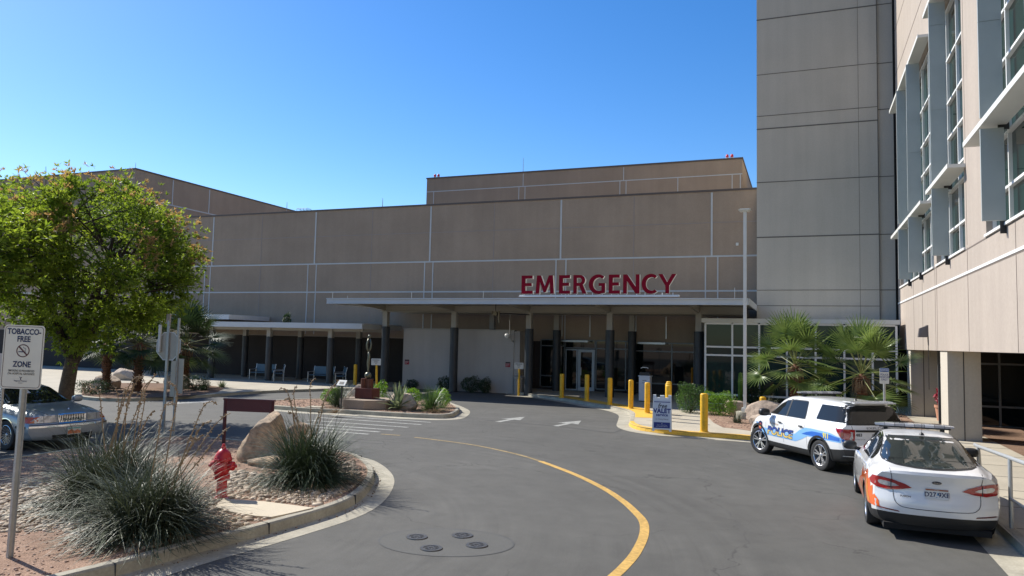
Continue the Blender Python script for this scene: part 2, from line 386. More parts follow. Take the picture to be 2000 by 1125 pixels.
# markings
YC=[(-10.95,20.2),(-10.17,20.03),(-9.3,19.8),(-8.43,19.46),(-7.22,18.74),(-6.42,18.12),(-5.62,17.34),(-4.68,16.32),(-3.8,15.17),(-3.21,14.22),(-2.79,13.39),(-2.50,12.69),(-2.33,11.86),(-2.25,10.97),(-2.24,10.29),(-2.3,9.4),(-2.5,8),(-3,6),(-3.8,4)]
YCs=[p[:2] for p in smooth_path([(x,y,0) for x,y in YC],5)]
mb=MB(); sweep(mb,YCs[27:],[(-.075,.0045),(.075,.0045)]); mb.build('road_marking',M_marky,kind='structure')
M_markf=mat('w_paint_yellow_worn',(.27,.20,.09),.8,var=.25,vs=3,fine=.3,fs=14)
mb=MB(); sweep(mb,YCs[:28],[(-.055,.0045),(.055,.0045)])
mb.add([(-12.2,20.28,.0045),(-11.55,20.30,.0045),(-11.55,20.42,.0045),(-12.2,20.4,.0045)],[(0,1,2,3)]); mb.build('road_marking',M_markf,kind='structure')
mb=MB()
for y,x0,x1 in ((24.05,-16.6,-12.4),(23.25,-16.6,-12.35),(22.3,-16.4,-12.35),(21.4,-16.0,-12.4),(20.75,-15.0,-12.5),(20.1,-14.2,-12.5)):
    mb.add([(x0,y-.085,.0045),(x1,y-.085,.0045),(x1,y+.085,.0045),(x0,y+.085,.0045)],[(0,1,2,3)])
for pts in ([(344,786),(408,783),(408,785.5),(344,789)],):
    mb.add([(x,y,.0045) for x,y in GL(pts)][::-1],[(0,1,2,3)])
mb.build('road_marking',M_mark,kind='structure')
def arrow(cx,cy,rz):
    P=[(-.11,-1.15),(.11,-1.15),(.11,.0),(.42,-.12),(0,1.15),(-.42,-.12),(-.11,.0)]
    c,s=math.cos(rz),math.sin(rz); b=MB(); b.add([(cx+x*c-y*s,cy+x*s+y*c,.0047) for x,y in P],[tuple(range(7))]); b.build('road_marking',M_mark,kind='structure')
arrow(-10.3,26.6,R(-6)); arrow(-8.0,26.5,R(-7))
# dark sealed seam lines in the asphalt
M_seam=mat('w_seam',(.06,.06,.056),.7,var=.1)
mb=MB()
for pts,wd in (([(915,818),(1000,825),(1100,834),(1195,846)],.03),([(1195,846),(1215,838),(1222,822),(1205,808)],.03),([(640,858),(760,868)],.015)):
    sweep(mb,[p[:2] for p in smooth_path([(x,y,0) for x,y in GL(pts)],4)],[(-wd,.0035),(wd,.0035)])
mb.build('sealed_crack',M_seam,kind='structure')
# oval asphalt patch with four covers
M_patch=mat('w_patch',(.085,.084,.076),.85,var=.08,vs=1.5,fine=.15,fs=50,bump=.3,bs=70)
ov=[(-4.93+.98*math.cos(t)*1.0-.12*math.sin(t),10.17+.2*math.cos(t)+.74*math.sin(t)) for t in [2*math.pi*k/40 for k in range(40)]]
sheet('asphalt_patch',ov,.0038,M_patch)
mb=MB(); sweep(mb,ov[::-1],[(-.012,.0042),(.014,.0042)],closed=True); mb.build('patch_edge',M_seam,kind='structure')
M_iron=mat('cast_iron',(.115,.11,.10),.5,metal=.6,var=.2,vs=20)
words=['left rear','right rear','right front','left front']
for (px,py),wd in zip(((814,1050),(903,1047),(931,1066),(842,1072)),words):
    x,y=G(px,py); o=thing('valve_cover',(x,y,0),f'small round iron cover set in the oval road patch, {wd} one of the four','cover','round covers in the road patch')
    b=MB(); b.lathe([(.0,.012),(.105,.012),(.11,.010),(.112,.004)],n=24); b.build('lid',M_iron,o,auto=30)
    b=MB(); b.lathe([(.112,.004),(.115,.018),(.16,.018),(.165,.003)],n=24)
    for k in range(10):
        a=k*.628; b.box(-.012,.03,.012,.012,.095,.018,M=Matrix.Rotation(a,4,'Z'))
    b.build('ring',M_iron,o,auto=30)
# ================================================================= emergency building
def strip_y(mb,x0,z0,x1,z1,Y,pr,mi=0): mb.box(x0,Y-pr,z0,x1,Y+.02,z1,mi)
FY=42.2
eb=thing('emergency_building',(-20,FY,0),'long low tan stucco hospital block behind the red EMERGENCY letters','building')
mb=MB(); mb.box(-72,FY,2.98,-2.0,FY+1,11.5); mb.box(-2.3,FY+.3,0,-2.0,FY+6,11.5); mb.build('wall',M_stucco,eb,world=True)
M_wallshade=mat('w_stucco_shaded',(.05,.042,.038),.85,var=.15,vs=.6,fine=.05,fs=20,spec=.2)  # same stucco, with the shade under the canopies put into its colour
mb=MB(); mb.box(-72,FY+.01,0,-2.31,FY+1,2.978); mb.build('shaded_wall',M_wallshade,eb,world=True)
mb=MB(); mb.box(-72.05,FY-.05,11.503,-2.25,FY+1.05,11.60); mb.build('coping',M_coping,eb,world=True)
mb=MB(); P=.025
for z in (7.87,5.95): strip_y(mb,-72,z-.045,-2.25,z+.045,FY,P)
for x in (-48.4,-39.9,-31.0,-22.18,-13.43,-4.67): strip_y(mb,x-.05,7.915,x+.05,11.45,FY,P)
for a,b_ in ((-49.2,-48.6),(-40.5,-40.0),(-31.5,-30.82),(-22.52,-21.93),(-13.70,-13.08),(-5.0,-4.34)):
    for x in (a,b_):
        strip_y(mb,x-.035,5.995,x+.035,7.825,FY,P); strip_y(mb,x-.035,3.1,x+.035,5.905,FY,P)
mb.build('reveal_trim',M_reveal,eb,world=True)
mb=MB()
for x in (-44.3,-35.54,-26.52,-17.77,-9.03): strip_y(mb,x-.02,3.1,x+.02,11.45,FY,.012)
strip_y(mb,-72,9.73,-2.25,9.77,FY,.010)
strip_y(mb,-72,2.95,-15.6,3.0,FY,.010)
mb.build('control_joint',M_revealt,eb,world=True)
# storefront under the canopy
def glazing(parent,origin,ux,cols,rows,M_g,M_f,t=.07,d=.10,name='window',skip=()):
    """glazed screen: cols= x breaks, rows= z breaks; ux unit vector along the wall (2D), frames proud by d"""
    ox,oy=origin; nx,ny=ux[1],-ux[0]
    T=Matrix(((ux[0],-nx,0,ox),(ux[1],-ny,0,oy),(0,0,1,0),(0,0,0,1)))
    g=MB(); g.box(cols[0],-.02,rows[0],cols[-1],.02,rows[-1],M=T); gl=g.build(name,M_g,parent,world=True)
    f=MB()
    for c in cols: f.box(c-t/2,-d,rows[0],c+t/2,.03,rows[-1],M=T)
    for r in rows:
        for a,b_ in zip(cols[:-1],cols[1:]): f.box(a+t/2,-d+.006,r-t/2,b_-t/2,.025,r+t/2,M=T)
    f.build('frame',M_f,parent,world=True); return T
def xs(pxs,y,Y): return [ON_Y(p,y,Y)[0] for p in pxs]
M_frame=mat('storefront_frame',(.15,.16,.165),.4,metal=.3,var=.05)
c1=xs([1056,1086,1102],700,FY-.12); glazing(eb,(0,FY-.06),(1,0),c1,[.3,.95,2.72,3.08],M_glass,M_frame,d=.06)
c2=xs([1103.5,1162],700,FY-.12); glazing(eb,(0,FY-.06),(1,0),c2,[2.62,3.08],M_glass,M_frame,d=.06)
c3=xs([1164,1222,1232],700,FY-.12); glazing(eb,(0,FY-.06),(1,0),c3,[.3,2.62,3.08],M_glass,M_frame,d=.06)
c4=xs([1237,1312,1356],700,FY-.12); glazing(eb,(0,FY-.06),(1,0),c4,[.75,2.55,3.02],M_glass,M_frame,d=.06)
# sliding door: two leaves
dl=MB(); x0,x1,x2=xs([1104.5,1128,1161.5],700,FY-.12)
M_doorf=mat('door_frame',(.36,.40,.44),.4,metal=.2,var=.05)
for nm,a,b_,wd in (('door_leaf',x0,x1,.06),('door_leaf',x1+.03,x2,.16)):
    f=MB(); yy=FY-.10; z0,z1=.16,2.55
    f.box(a,yy-.04,z0,a+wd,yy+.03,z1); f.box(b_-wd,yy-.04,z0,b_,yy+.03,z1); f.box(a+wd,yy-.038,z1-wd,b_-wd,yy+.03,z1); f.box(a+wd,yy-.038,z0,b_-wd,yy+.03,z0+wd*1.3)
    d=f.build('door',M_doorf,eb,world=True)
    g=MB(); g.box(a+wd,yy-.01,z0+wd*1.3,b_-wd,yy+.01,z1-wd); g.build('pane',M_glass,d,world=True)
f=MB(); f.box(x1+.22,FY-.20,1.05,x1+.25,FY-.14,1.5); f.build('door_handle',M_alu,eb,world=True)
for a,b_,y in ((1093,1151,665),(1238,1301,669)):
    f=MB()
    xa,za=ON_Y(a,y,FY-.3); xb,_=ON_Y(b_,y,FY-.3); f.box(xa,FY-.6,za-.07,xb,FY-.001,za+.03)
    for x in (xa+.05,xb-.05):
        f.box(x-.025,FY-.035,za+.25,x+.025,FY-.001,4.55)
    f.build('light_shelf',M_alu,eb,world=True)
# upper storey block behind
ub=thing('upper_storey_block',(-16,55,0),'tan stucco upper storey standing back above the long roofline','building')
mb=MB(); mb.box(-29.4,55,0,-3.97,75,16.35); mb.build('wall',M_stucco,ub,world=True)
mb=MB(); mb.box(-29.45,54.95,16.353,-3.92,75,16.46); mb.build('coping',M_coping,ub,world=True)
mb=MB(); strip_y(mb,-29.4,15.22,-3.97,15.29,55,.02)
for px in (848,1022,1218,1430,1446): 
    x=ON_Y(px,350,55)[0]; strip_y(mb,x-.03,15.29 if px in(1218,1022) else 12,x+.03,16.3 if px in(1218,1022,) else 15.22,55,.02)
for px in (1014,1026,1211,1223,1324):
    x=ON_Y(px,350,55)[0]; strip_y(mb,x-.03,12,x+.03,15.22,55,.02)
mb.build('reveal_trim',M_reveal,ub,world=True)
# left far block
LX=-52.; ly,lz=ON_X(265,331,LX)
lb=thing('far_left_block',(LX,ly,0),'tall tan stucco block rising behind the leafy tree at the left','building')
mb=MB(); mb.box(-110,ly,0,LX,ly+45,lz); mb.build('wall',M_stucco,lb,world=True)
mb=MB(); mb.box(-110,ly-.05,lz+.003,LX+.05,ly+45,lz+.13); mb.build('coping',M_coping,lb,world=True)
mb=MB(); yb,zb=ON_X(330,400,LX); mb.box(LX-.02,ly,zb-.05,LX+.03,ly+45,zb+.05)
for px in (338,410): 
    yy=ON_X(px,360,LX)[0]; mb.box(LX-.02,yy-.05,zb+.05,LX+.028,yy+.05,lz-.05)
mb.build('reveal_trim',M_reveal,lb,world=True)
# ================================================================= tower
tw=thing('hospital_tower',(1,40.5,0),'tall grey beige stucco tower rising out of the picture beside the blue sky','building')
TY=40.5
mb=MB(); mb.box(-2.2,TY,0,3.52,60,34); mb.box(3.56,TY+.12,0,4.25,60,34); mb.build('wall',M_tower,tw,world=True)
mb=MB()
for z,h in ((20.25,.03),(21.9,.02),(17.26,.015),(15.03,.015),(14.34,.03),(11.5,.02),(8.61,.03),(5.86,.014),(5.06,.014),(24,.02)):
    mb.box(-2.203,TY-.012,z-h,3.523,TY+.001,z+h)
for z in (17.26,14.9,11.5,8.61,5.86,20.3): mb.box(3.57,TY+.105,z-.02,4.24,TY+.121,z+.02)
mb.box(3.52,TY+.01,0,3.56,TY+.2,34); mb.box(2.66,TY-.008,0,2.675,TY+.001,34)
mb.build('control_joint',mat('joint_tower',(.13,.12,.105),.8,var=0),tw,world=True)
mb=MB(); mb.box(4.27,TY+1.2,0,5.0,TY+2,34); gl=mb.build('window',M_glass,tw,world=True)
mb=MB(); mb.box(4.26,TY+.9,0,4.42,TY+1.3,34)
for k in range(28): mb.box(4.42,TY+1.1,.6+k*1.2,5.0,TY+1.2,.66+k*1.2)
mb.build('frame',M_black,gl,world=True)
# ================================================================= right wing
XR=4.25
rw=thing('east_wing',(6,20,0),'sunlit pale stucco wing at the right with fins and sunshades over tall windows','building')
BAYS=[(29.2,38.7),(23.85,28.65),(13.2,21.3),(3.5,11.8)]
LV=[(5.87,14.05),(19.6,28.)]
mb=MB(); T0=.35; ZB,ZT=2.965,30.
brk=sorted([-14.,39.6]+[v for b_ in BAYS for v in b_])
for a,b_ in zip(brk[:-1],brk[1:]):
    if any(abs(a-q[0])<1e-6 for q in BAYS):
        z=ZB
        for l0,l1 in LV: mb.box(XR,a,z,XR+T0,b_,l0); z=l1
        mb.box(XR,a,z,XR+T0,b_,ZT)
    else: mb.box(XR,a,ZB,XR+T0,b_,ZT)
mb.box(XR+T0+.3,-14,ZB+.003,18,39.6,ZT)
mb.box(XR+T0,-14,ZB,XR+T0+.3,39.6,ZB+.3); mb.box(XR+T0,39.3,ZB+.3,XR+T0+.3,39.6,ZT)
mb.build('wall',M_stucco2,rw,world=True)
mb=MB()
for y in (34.35,29.05,28.72,23.6,18.6,32.0,10):
    mb.box(XR-.006,y-.012,ZB+.01,XR+.01,y+.012,5.83)
for y in (23.6,): mb.box(XR-.006,y-.012,5.9,XR+.01,y+.012,30)
mb.box(XR-.007,-14,5.06,XR+.01,39.6,5.10); mb.box(XR-.007,-14,5.765,XR+.01,39.6,5.80)
for z in (16.2,18.4): mb.box(XR-.007,-14,z-.02,XR+.01,39.6,z+.02)
mb.build('control_joint',mat('joint_mid',(.16,.13,.11),.8,var=0),rw,world=True)
mb=MB(); mb.box(XR-.02,-14,5.10,XR+.01,39.6,5.17); 
for a,b_ in BAYS: mb.box(XR-.05,a-.02,5.80,XR+.12,b_+.02,5.865)
mb.build('sill_trim',M_white,rw,world=True)
M_fin=mat('fin_panel',(.40,.43,.41),.5,metal=.15,var=.06,vs=1.5)
M_shade=mat('sunshade_panel',(.62,.62,.58),.5,var=.04)
HZ=[5.9,6.75,8.0,8.55,9.75,10.9,12.3,13.95]
for bi,(a,b_) in enumerate(BAYS[:3]):
    for l0,l1 in LV:
        n=max(3,int(round((b_-a)/1.55))); cols=[a+(b_-a)*k/n for k in range(n+1)]
        hz=[z-5.87+l0 for z in HZ]
        g=MB(); g.box(XR+.22,a,l0,XR+.26,b_,l1); wn=g.build('window',M_glassg,rw,world=True)
        f=MB()
        for c in cols: f.box(XR+.14,c-.028,l0,XR+.24,c+.028,l1)
        for z in hz:
            for c,d_ in zip(cols[:-1],cols[1:]): f.box(XR+.12,c+.029,z-.032,XR+.235,d_-.029,z+.032)
        f.build('frame',M_white,wn,world=True)
def fin(y,z0,z1,w_=.47):
    b=MB(); zz=z0
    for zc in (z0+2.25,z0+5.0,z1):
        zc=min(zc,z1)
        if zc-zz>.05: b.box(XR-w_,y-.035,zz+.012,XR-.01,y+.035,zc); zz=zc
    b.box(XR-w_+.02,y-.02,z0+.02,XR-.02,y+.02,z1-.02)
    b.build('fin',M_fin,rw,world=True)
    c=MB(); c.box(XR-.12,y-.02,z0-.28,XR+.1,y+.02,z0+.0); c.build('fin_bracket',M_black,rw,world=True)
for y in (35.0,31.8,26.25,19.35,9.0):
    fin(y,5.9,8.02); fin(y,8.26,14.0); fin(y,19.7,27)
def shade(y0,y1,z,w_=.40):
    b=MB(); b.box(XR-w_,y0,z-.05,XR+.05,y1,z+.05); b.box(XR-w_-.02,y0,z-.055,XR-w_,y1,z+.075); b.build('sunshade',M_shade,rw,world=True)
for z in (8.14,14.12): shade(29.25,38.6,z,.37); shade(23.6,27.6,z,.43); shade(12.5,21.3,z,.45); shade(3,12,z,.45)
for z in (28.1,): shade(29.25,38.6,z,.37)
# piers and the recessed ground floor
for y0,y1,xw in ((27.3,28.6,.92),(36.0,37.2,1.0)):
    b=MB(); b.box(4.3,y0,0,4.3+xw,y1,ZB-.003); pr=b.build('pier',M_tower,rw,world=True)
    b=MB(); b.box(4.3+xw*.47,y0-.006,.1,4.3+xw*.47+.03,y0+.01,ZB-.01); b.build('joint',M_joint,pr,world=True)
b=MB(); b.box(8.6,-14,0,9.0,39.6,ZB-.003); b.box(4.6,37.4,0,8.6,37.7,ZB-.003); b.build('recessed_wall',M_stucco,rw,world=True)
glazing(rw,(0,33.0),(1,0),[4.9,5.8,6.9,8.6],[.16,.9,2.5,2.95],M_glass,M_frame,d=.06)
b=MB(); b.box(6.6,27.5,.15,8.59,27.8,.75); b.box(8.2,20,.15,8.59,27.5,.75); b.build('low_wall',M_stucco2,rw,world=True)
sheet('planting_bed',[(5.6,20),(8.2,20),(8.2,32.9),(4.6,32.9),(4.6,29),(5.6,29)],.157,M_soil)
# glass pavilion
gp=thing('glass_pavilion',(0,37.3,0),'glazed lobby box with pale mullions behind the fan palms','glass lobby')
px_=[1378,1430.5,1483,1537,1593,1649,1704,1751]; cx=xs(px_,700,37.3)
glazing(gp,(0,37.3),(1,0),cx,[.15,.62,2.50,2.90,4.02],M_glassg,M_white,t=.085,d=.10)
glazing(gp,(cx[0],40.4),(0,-1),[0,1.0,2.05,3.02],[.15,.62,2.50,2.90,4.02],M_glassg,M_white,t=.085,d=.06)
b=MB(); b.box(cx[0]-.18,37.12,4.065,cx[-1]+.14,40.45,4.27); b.build('roof',M_shade,gp,world=True)
b=MB(); b.box(cx[0]+.05,37.36,0,cx[-1],40.3,.14); b.box(cx[-1]-.05,37.4,.15,cx[-1]+.05,40.4,4.06); b.build('base',M_conc,gp,world=True)
# white screen wall
sw=thing('screen_wall',(-18,39.3,0),'pale free-standing stucco wall with dark shrubs at its foot','wall')
xa=ON_Y(787,700,39.3)[0]; xb=ON_Y(1003,700,39.3)[0]
b=MB(); b.box(xa,39.3,0,xb,39.6,3.50); b.box(xb-.002,39.35,0,xb+.35,40.2,3.50); b.build('wall',M_white_st,sw,world=True)
b=MB(); b.box(xa-.02,39.27,3.503,xb+.02,39.63,3.58); b.build('coping',M_steel,sw,world=True)
# ================================================================= entrance canopy
ec=thing('entrance_canopy',(-13,38.3,0),'wide flat steel canopy on columns over the emergency entrance','canopy')
CY0,CZ0,CZ1=34.5,4.78,5.08
cxa=ON_Y(638,590,CY0)[0]; cxb=ON_Y(1461,590,CY0)[0]
S0,S1,SY0,SY1=-20.6,-16.2,38.85,39.5
b=MB(); zr0,zr1=4.90,5.02
for x0,y0,x1,y1 in ((cxa+.02,CY0+.1,S0,41.9),(S1,CY0+.1,cxb-.02,41.9),(S0,CY0+.1,S1,SY0),(S0,SY1,S1,41.9)): b.box(x0,y0,zr0,x1,y1,zr1)
b.build('roof',M_steel,ec,world=True)
b=MB(); b.box(cxa,CY0,CZ0,cxb,CY0+.09,CZ1); b.box(cxa,CY0-.06,CZ1-.05,cxb,CY0,CZ1+.003); b.box(cxa,CY0-.03,CZ0,cxb,CY0,CZ0+.03)
b.box(cxa-.03,CY0+.09,CZ0+.003,cxa+.01,41.9,CZ1-.003); b.box(cxb-.01,CY0+.09,CZ0+.003,cxb+.06,41.9,CZ1-.003)
b.build('fascia',M_fascia,ec,world=True)
CX=[-22.9,-18.42,-13.9,-9.4,-4.85]
b=MB()
for yy in (38.3,41.2):
    b.box(cxa+1.2,yy-.07,4.52,cxb-.4,yy+.07,4.89); b.box(cxa+1.2,yy-.16,4.50,cxb-.4,yy+.16,4.53)
b.build('beam',M_steel,ec,world=True)
for x in CX:
    b=MB(); v=[(x-.06,34.62,4.80),(x+.06,34.62,4.80),(x+.06,34.62,4.89),(x-.06,34.62,4.89),(x-.06,38.14,4.58),(x+.06,38.14,4.58),(x+.06,38.14,4.89),(x-.06,38.14,4.89)]
    b.add(v,[(0,1,2,3),(5,4,7,6),(4,5,1,0),(7,3,2,6),(0,3,7,4),(1,5,6,2)]); b.box(x-.05,38.3,4.6,x+.05,41.2,4.88); b.build('outrigger',M_steel,ec,world=True)
def column(x,y,top):
    b=MB(); b.box(x-.15,y-.15,3.6,x+.15,y+.15,top); b.box(x-.1,y-.1,.1,x+.1,y+.1,3.6); c=b.build('column',M_steel,ec,world=True)
    b=MB(); b.lathe([(.235,.02),(.235,3.63),(.15,3.64)],x,y,24); b.build('padding',M_pad,c,world=True,auto=30)
for x in CX: column(x,38.3,4.5)
for x in (-17.3,-13.25,-8.85,-4.9): column(x,41.2,4.5)
for px,y0,y1 in ((650,562,581),(679,569,581),(753,575,581),(804,561,580),(944,560,580),(1435,555,578)):
    x=ON_Y(px,575,36)[0]; z=5.0+(581-y0)*.0255
    b=MB(); b.tube([(x,36,5.02),(x,36,z)],.012,6); b.build('rod',M_alu,ec,world=True)
# low canopies at the left
def low_canopy(name,label,px0,px1,ytop,ybot,Y,depth,cols):
    x0=ON_Y(px0,ytop,Y)[0]; x1=ON_Y(px1,ytop,Y)[0]; z1=ON_Y((px0+px1)/2,ytop,Y)[1]; z0=ON_Y((px0+px1)/2,ybot,Y)[1]
    o=thing(name,((x0+x1)/2,Y+1,0),label,'canopy','low canopies along the left facade')
    b=MB(); b.box(x0,Y+.08,z0+.1,x1,Y+depth,z1-.06); b.build('roof',M_steel,o,world=True)
    b=MB(); b.box(x0-.02,Y,z0,x1+.02,Y+.078,z1); b.box(x1-.02,Y+.08,z0+.003,x1+.05,Y+depth,z1-.003); b.build('fascia',M_fascia,o,world=True)
    for (cp,yy) in cols:
        cx_=ON_Y(cp,700,yy)[0]
        b=MB(); b.box(cx_-.14,yy-.14,2.85,cx_+.14,yy+.14,z0+.12); b.box(cx_-.1,yy-.1,.1,cx_+.1,yy+.1,2.85); c=b.build('column',M_steel,o,world=True)
        b=MB(); b.lathe([(.21,.1),(.21,2.88),(.14,2.89)],cx_,yy,20); b.build('padding',M_pad,c,world=True,auto=30)
    if cols:
        b=MB(); b.box(x0+.3,38.24,z0-.15,x1-.5,38.36,z0+.1); b.box(x0+.3,40.74,z0-.15,x1-.5,40.86,z0+.1); b.build('beam',M_steel,o,world=True)
    return o
low_canopy('walkway_canopy','lower pale flat walkway canopy above the benches',230,707,628.5,638.5,37.3,4.6,[(300,38.3),(413,38.3),(525,38.3),(645,38.3),(478,40.8),(586,40.8),(700,40.8),(360,40.8)])
low_canopy('upper_awning','short upper awning stepping over the walkway canopy beside the tree',190,447,613,622,38.2,3.9,[])
# ================================================================= small objects on and round the buildings
ZP=.15
def emerg_sign():
    Y=34.95
    x0,_=ON_Y(1016,578,Y); x1,_=ON_Y(1327,578,Y); zb=ON_Y(1170,577.5,Y)[1]; zt=ON_Y(1170,537,Y)[1]; zl=ON_Y(1170,574,Y)[1]
    o=thing('emergency_sign',((x0+x1)/2,Y,CZ1),'big dark red letters spelling EMERGENCY standing on the entrance canopy','sign')
    b=MB(); b.box(x0,Y-.12,zb-.05,x1,Y+.12,zb+.03); b.box(x0,Y-.2,zb-.06,x1,Y-.12,zb-.02); b.build('rail',M_white,o,world=True)
    spans=dict(E=[(1020.5,1046)],M=[(1049,1085)],)
    pos=[('E',1020,1042),('M',1047.5,1083.5),('E',1093,1115),('R',1121,1147),('G',1151,1183),('E',1190,1212),('N',1218,1250),('C',1254,1284),('Y',1286.5,1321.5)]
    def arc(cx,cy,rx,ry,a0,a1,n=14): return [(cx+rx*math.cos(R(a0+(a1-a0)*k/n)),cy+ry*math.sin(R(a0+(a1-a0)*k/n))) for k in range(n+1)]
    GL_={'E':[[(0,0),(0,1),(.58,1),(.58,.83),(.21,.83),(.21,.59),(.54,.59),(.54,.42),(.21,.42),(.21,.17),(.60,.17),(.60,0)]],
     'M':[[(0,0),(.07,1),(.28,1),(.485,.40),(.69,1),(.90,1),(.97,0),(.775,0),(.74,.64),(.545,.08),(.425,.08),(.23,.64),(.195,0)]],
     'N':[[(0,0),(0,1),(.22,1),(.66,.36),(.66,1),(.86,1),(.86,0),(.66,0),(.20,.66),(.20,0)]],
     'Y':[[(.375,0),(.375,.40),(0,1),(.23,1),(.475,.58),(.72,1),(.95,1),(.58,.40),(.58,0)]],
     'R':[[(0,0),(0,1)]+arc(.38,.72,.29,.28,90,-55,10)+[(.76,0),(.53,0),(.34,.41),(.20,.41),(.20,0)],[(.20,.84)]+arc(.36,.71,.12,.13,90,-90,8)+[(.20,.58)]],
     'C':[arc(.5,.5,.5,.52,50,310,26)+arc(.54,.5,.31,.345,305,55,20)],
     'G':[arc(.5,.5,.5,.52,52,290,26)+[(.86,.05),(.86,.56),(.52,.56),(.52,.40),(.67,.40),(.67,.17)]+arc(.54,.5,.31,.345,290,55,20)]}
    def loops_mesh(loops,ext):
        c=bpy.data.curves.new('g','CURVE'); c.dimensions='2D'; c.fill_mode='BOTH'; c.extrude=ext
        for lp in loops:
            sp=c.splines.new('POLY'); sp.points.add(len(lp)-1); sp.use_cyclic_u=True
            for q,(a_,b_) in zip(sp.points,lp): q.co=(a_,b_,0,1)
        ob=bpy.data.objects.new('g',c); COL.objects.link(ob); dg=bpy.context.evaluated_depsgraph_get(); dg.update(); me=bpy.data.meshes.new_from_object(ob.evaluated_get(dg))
        v=[tuple(q.co) for q in me.vertices]; f=[tuple(p.vertices) for p in me.polygons]; bpy.data.objects.remove(ob); bpy.data.curves.remove(c); bpy.data.meshes.remove(me); return v,f
    for ch,pa,pb in pos:
        xa=ON_Y(pa,556,Y)[0]; xb=ON_Y(pb,556,Y)[0]; z0,z1=zl,zt
        L0=GL_[ch]; wmx=max(p[0] for p in L0[0]); sx=(xb-xa)/wmx; sz=(z1-z0)
        LP=[[(p[0]*sx,p[1]*sz) for p in lp] for lp in L0]
        v,f=loops_mesh(LP,.10); b=MB(); b.add([(xa+p[0],Y+p[2],z0+p[1]) for p in v],f); L_=b.build('letter',M_signw,o,world=True)
        v,f=loops_mesh(LP,.006); b=MB(); b.add([(xa+p[0],Y-.107+p[2],z0+p[1]) for p in v],f); b.build('face',M_letter,L_,world=True)
        for t in (.2,.8):
            pst=MB(); pst.box(xa+(xb-xa)*t-.015,Y-.01,zb+.03,xa+(xb-xa)*t+.015,Y+.02,z0+.06); pst.build('post',M_white,L_,world=True)
emerg_sign()
def bollard(px,py,h,label,z=ZP,r=.105,group='yellow bollards at the entrance'):
    x,y=G(px,py,z); o=thing('bollard',(x,y,z),label,'bollard',group)
    b=MB(); b.lathe([(r,0),(r,h-.06),(r*.97,h-.03),(r*.86,h-.008),(r*.6,h+.004),(0,h+.008)],n=24); b.build('post',M_yel,o,auto=50)
    b=MB(); b.lathe([(r*1.35,.0),(r*1.3,.02),(r*1.02,.03)],n=24); b.build('collar',M_tact,o,auto=40)
for px,py,pt,l in ((1097,777,730,'yellow bollard farthest left of the row before the entrance doors'),
    (1146,783,731.5,'yellow bollard second from the left of the row before the doors'),
    (1191,791,738,'yellow bollard in line with the bare grey column right of the door'),
    (1232,798,742,'yellow bollard just left of the white valet desk'),
    (1264,807,747,'tall yellow bollard in front of the valet desk'),
    (1375,844,768.5,'large yellow bollard alone on the pavement right of the valet board'),
    (1490,815,775,'short yellow bollard behind the front of the police car')):
    x,y=G(px,py,ZP); d=math.hypot(x,y)
    zt=ON_Y(px,pt,y)[1]; bollard(px,py,zt-ZP,l,r=.125 if px in(1375,1490) else .11)
for k,(x,y,l) in enumerate(((-5.05,30.6,'yellow bollard behind the valet board, farthest of the three'),(-4.83,29.1,'yellow bollard behind the valet board, middle of the three'),(-4.62,27.9,'yellow bollard behind the valet board, nearest of the three'))):
    o=thing('bollard',(x,y,ZP),l,'bollard','yellow bollards at the entrance'); r=.11; h=1.32
    MB().lathe([(r,0),(r,h-.06),(r*.97,h-.03),(r*.86,h-.008),(r*.6,h+.004),(0,h+.008)],n=24).build('post',M_yel,o,auto=50)
bollard(693,756,1.35,'yellow bollard in shade behind the sculpture',z=0)
# signs on yellow posts
def rsign(w_,h_,rad,t=.004,n=5):
    P=[]
    for cx_,cy_,a0 in ((w_/2-rad,h_/2-rad,0),(-w_/2+rad,h_/2-rad,90),(-w_/2+rad,-h_/2+rad,180),(w_/2-rad,-h_/2+rad,270)):
        for k in range(n+1):
            a=R(a0+90*k/n); P.append((cx_+rad*math.cos(a),cy_+rad*math.sin(a)))
    return P
def plate(name,P,t,M,material,parent):
    b=MB(); n=len(P)
    b.add([M@Vector((x,y,0)) for x,y in P]+[M@Vector((x,y,-t)) for x,y in P],[tuple(range(n)),tuple(range(2*n-1,n-1,-1))]+[(i,i+n,(i+1)%n+n,(i+1)%n) for i in range(n)])
    return b.build(name,material,parent)
def face_M(x,y,z,rz=0,tilt=0):   # a local XY plane stood upright, facing -Y when rz=0
    return Matrix.Translation((x,y,z))@Matrix.Rotation(rz,4,'Z')@Matrix.Rotation(tilt,4,'Y')@Matrix.Rotation(R(90),4,'X')
for px,py,lab,zc in ((736,772,'small white sign on a yellow post right of the sculpture',1.72),(1013,770,'small white sign on a yellow post at the corner of the pale wall',1.62)):
    x,y=G(px,py,0.0); y=min(y,38.0); x=ON_Y(px,py,y)[0]
    o=thing('parking_sign',(x,y,0),lab,'sign'); dx=-.08 if px<900 else 0
    MB().tube([(0,0,0),(dx,0,1.6)],.055,12).build('post',M_yel,o,auto=40)
    Mx=face_M(dx,-.06,zc,R(20)); pl=plate('panel',rsign(.50,.34,.03),.01,Mx,M_signw,o)
    for k,(t,s) in enumerate((('PARKING','.085'),('AREA','.075'),('FOR','.05'))):
        put_text('lettering',t,float(s)*1.0,face_M(dx,-.066,zc+.09-.095*k,R(20))@Matrix.Translation((0,0,.003)),M_black,pl,off=.001)
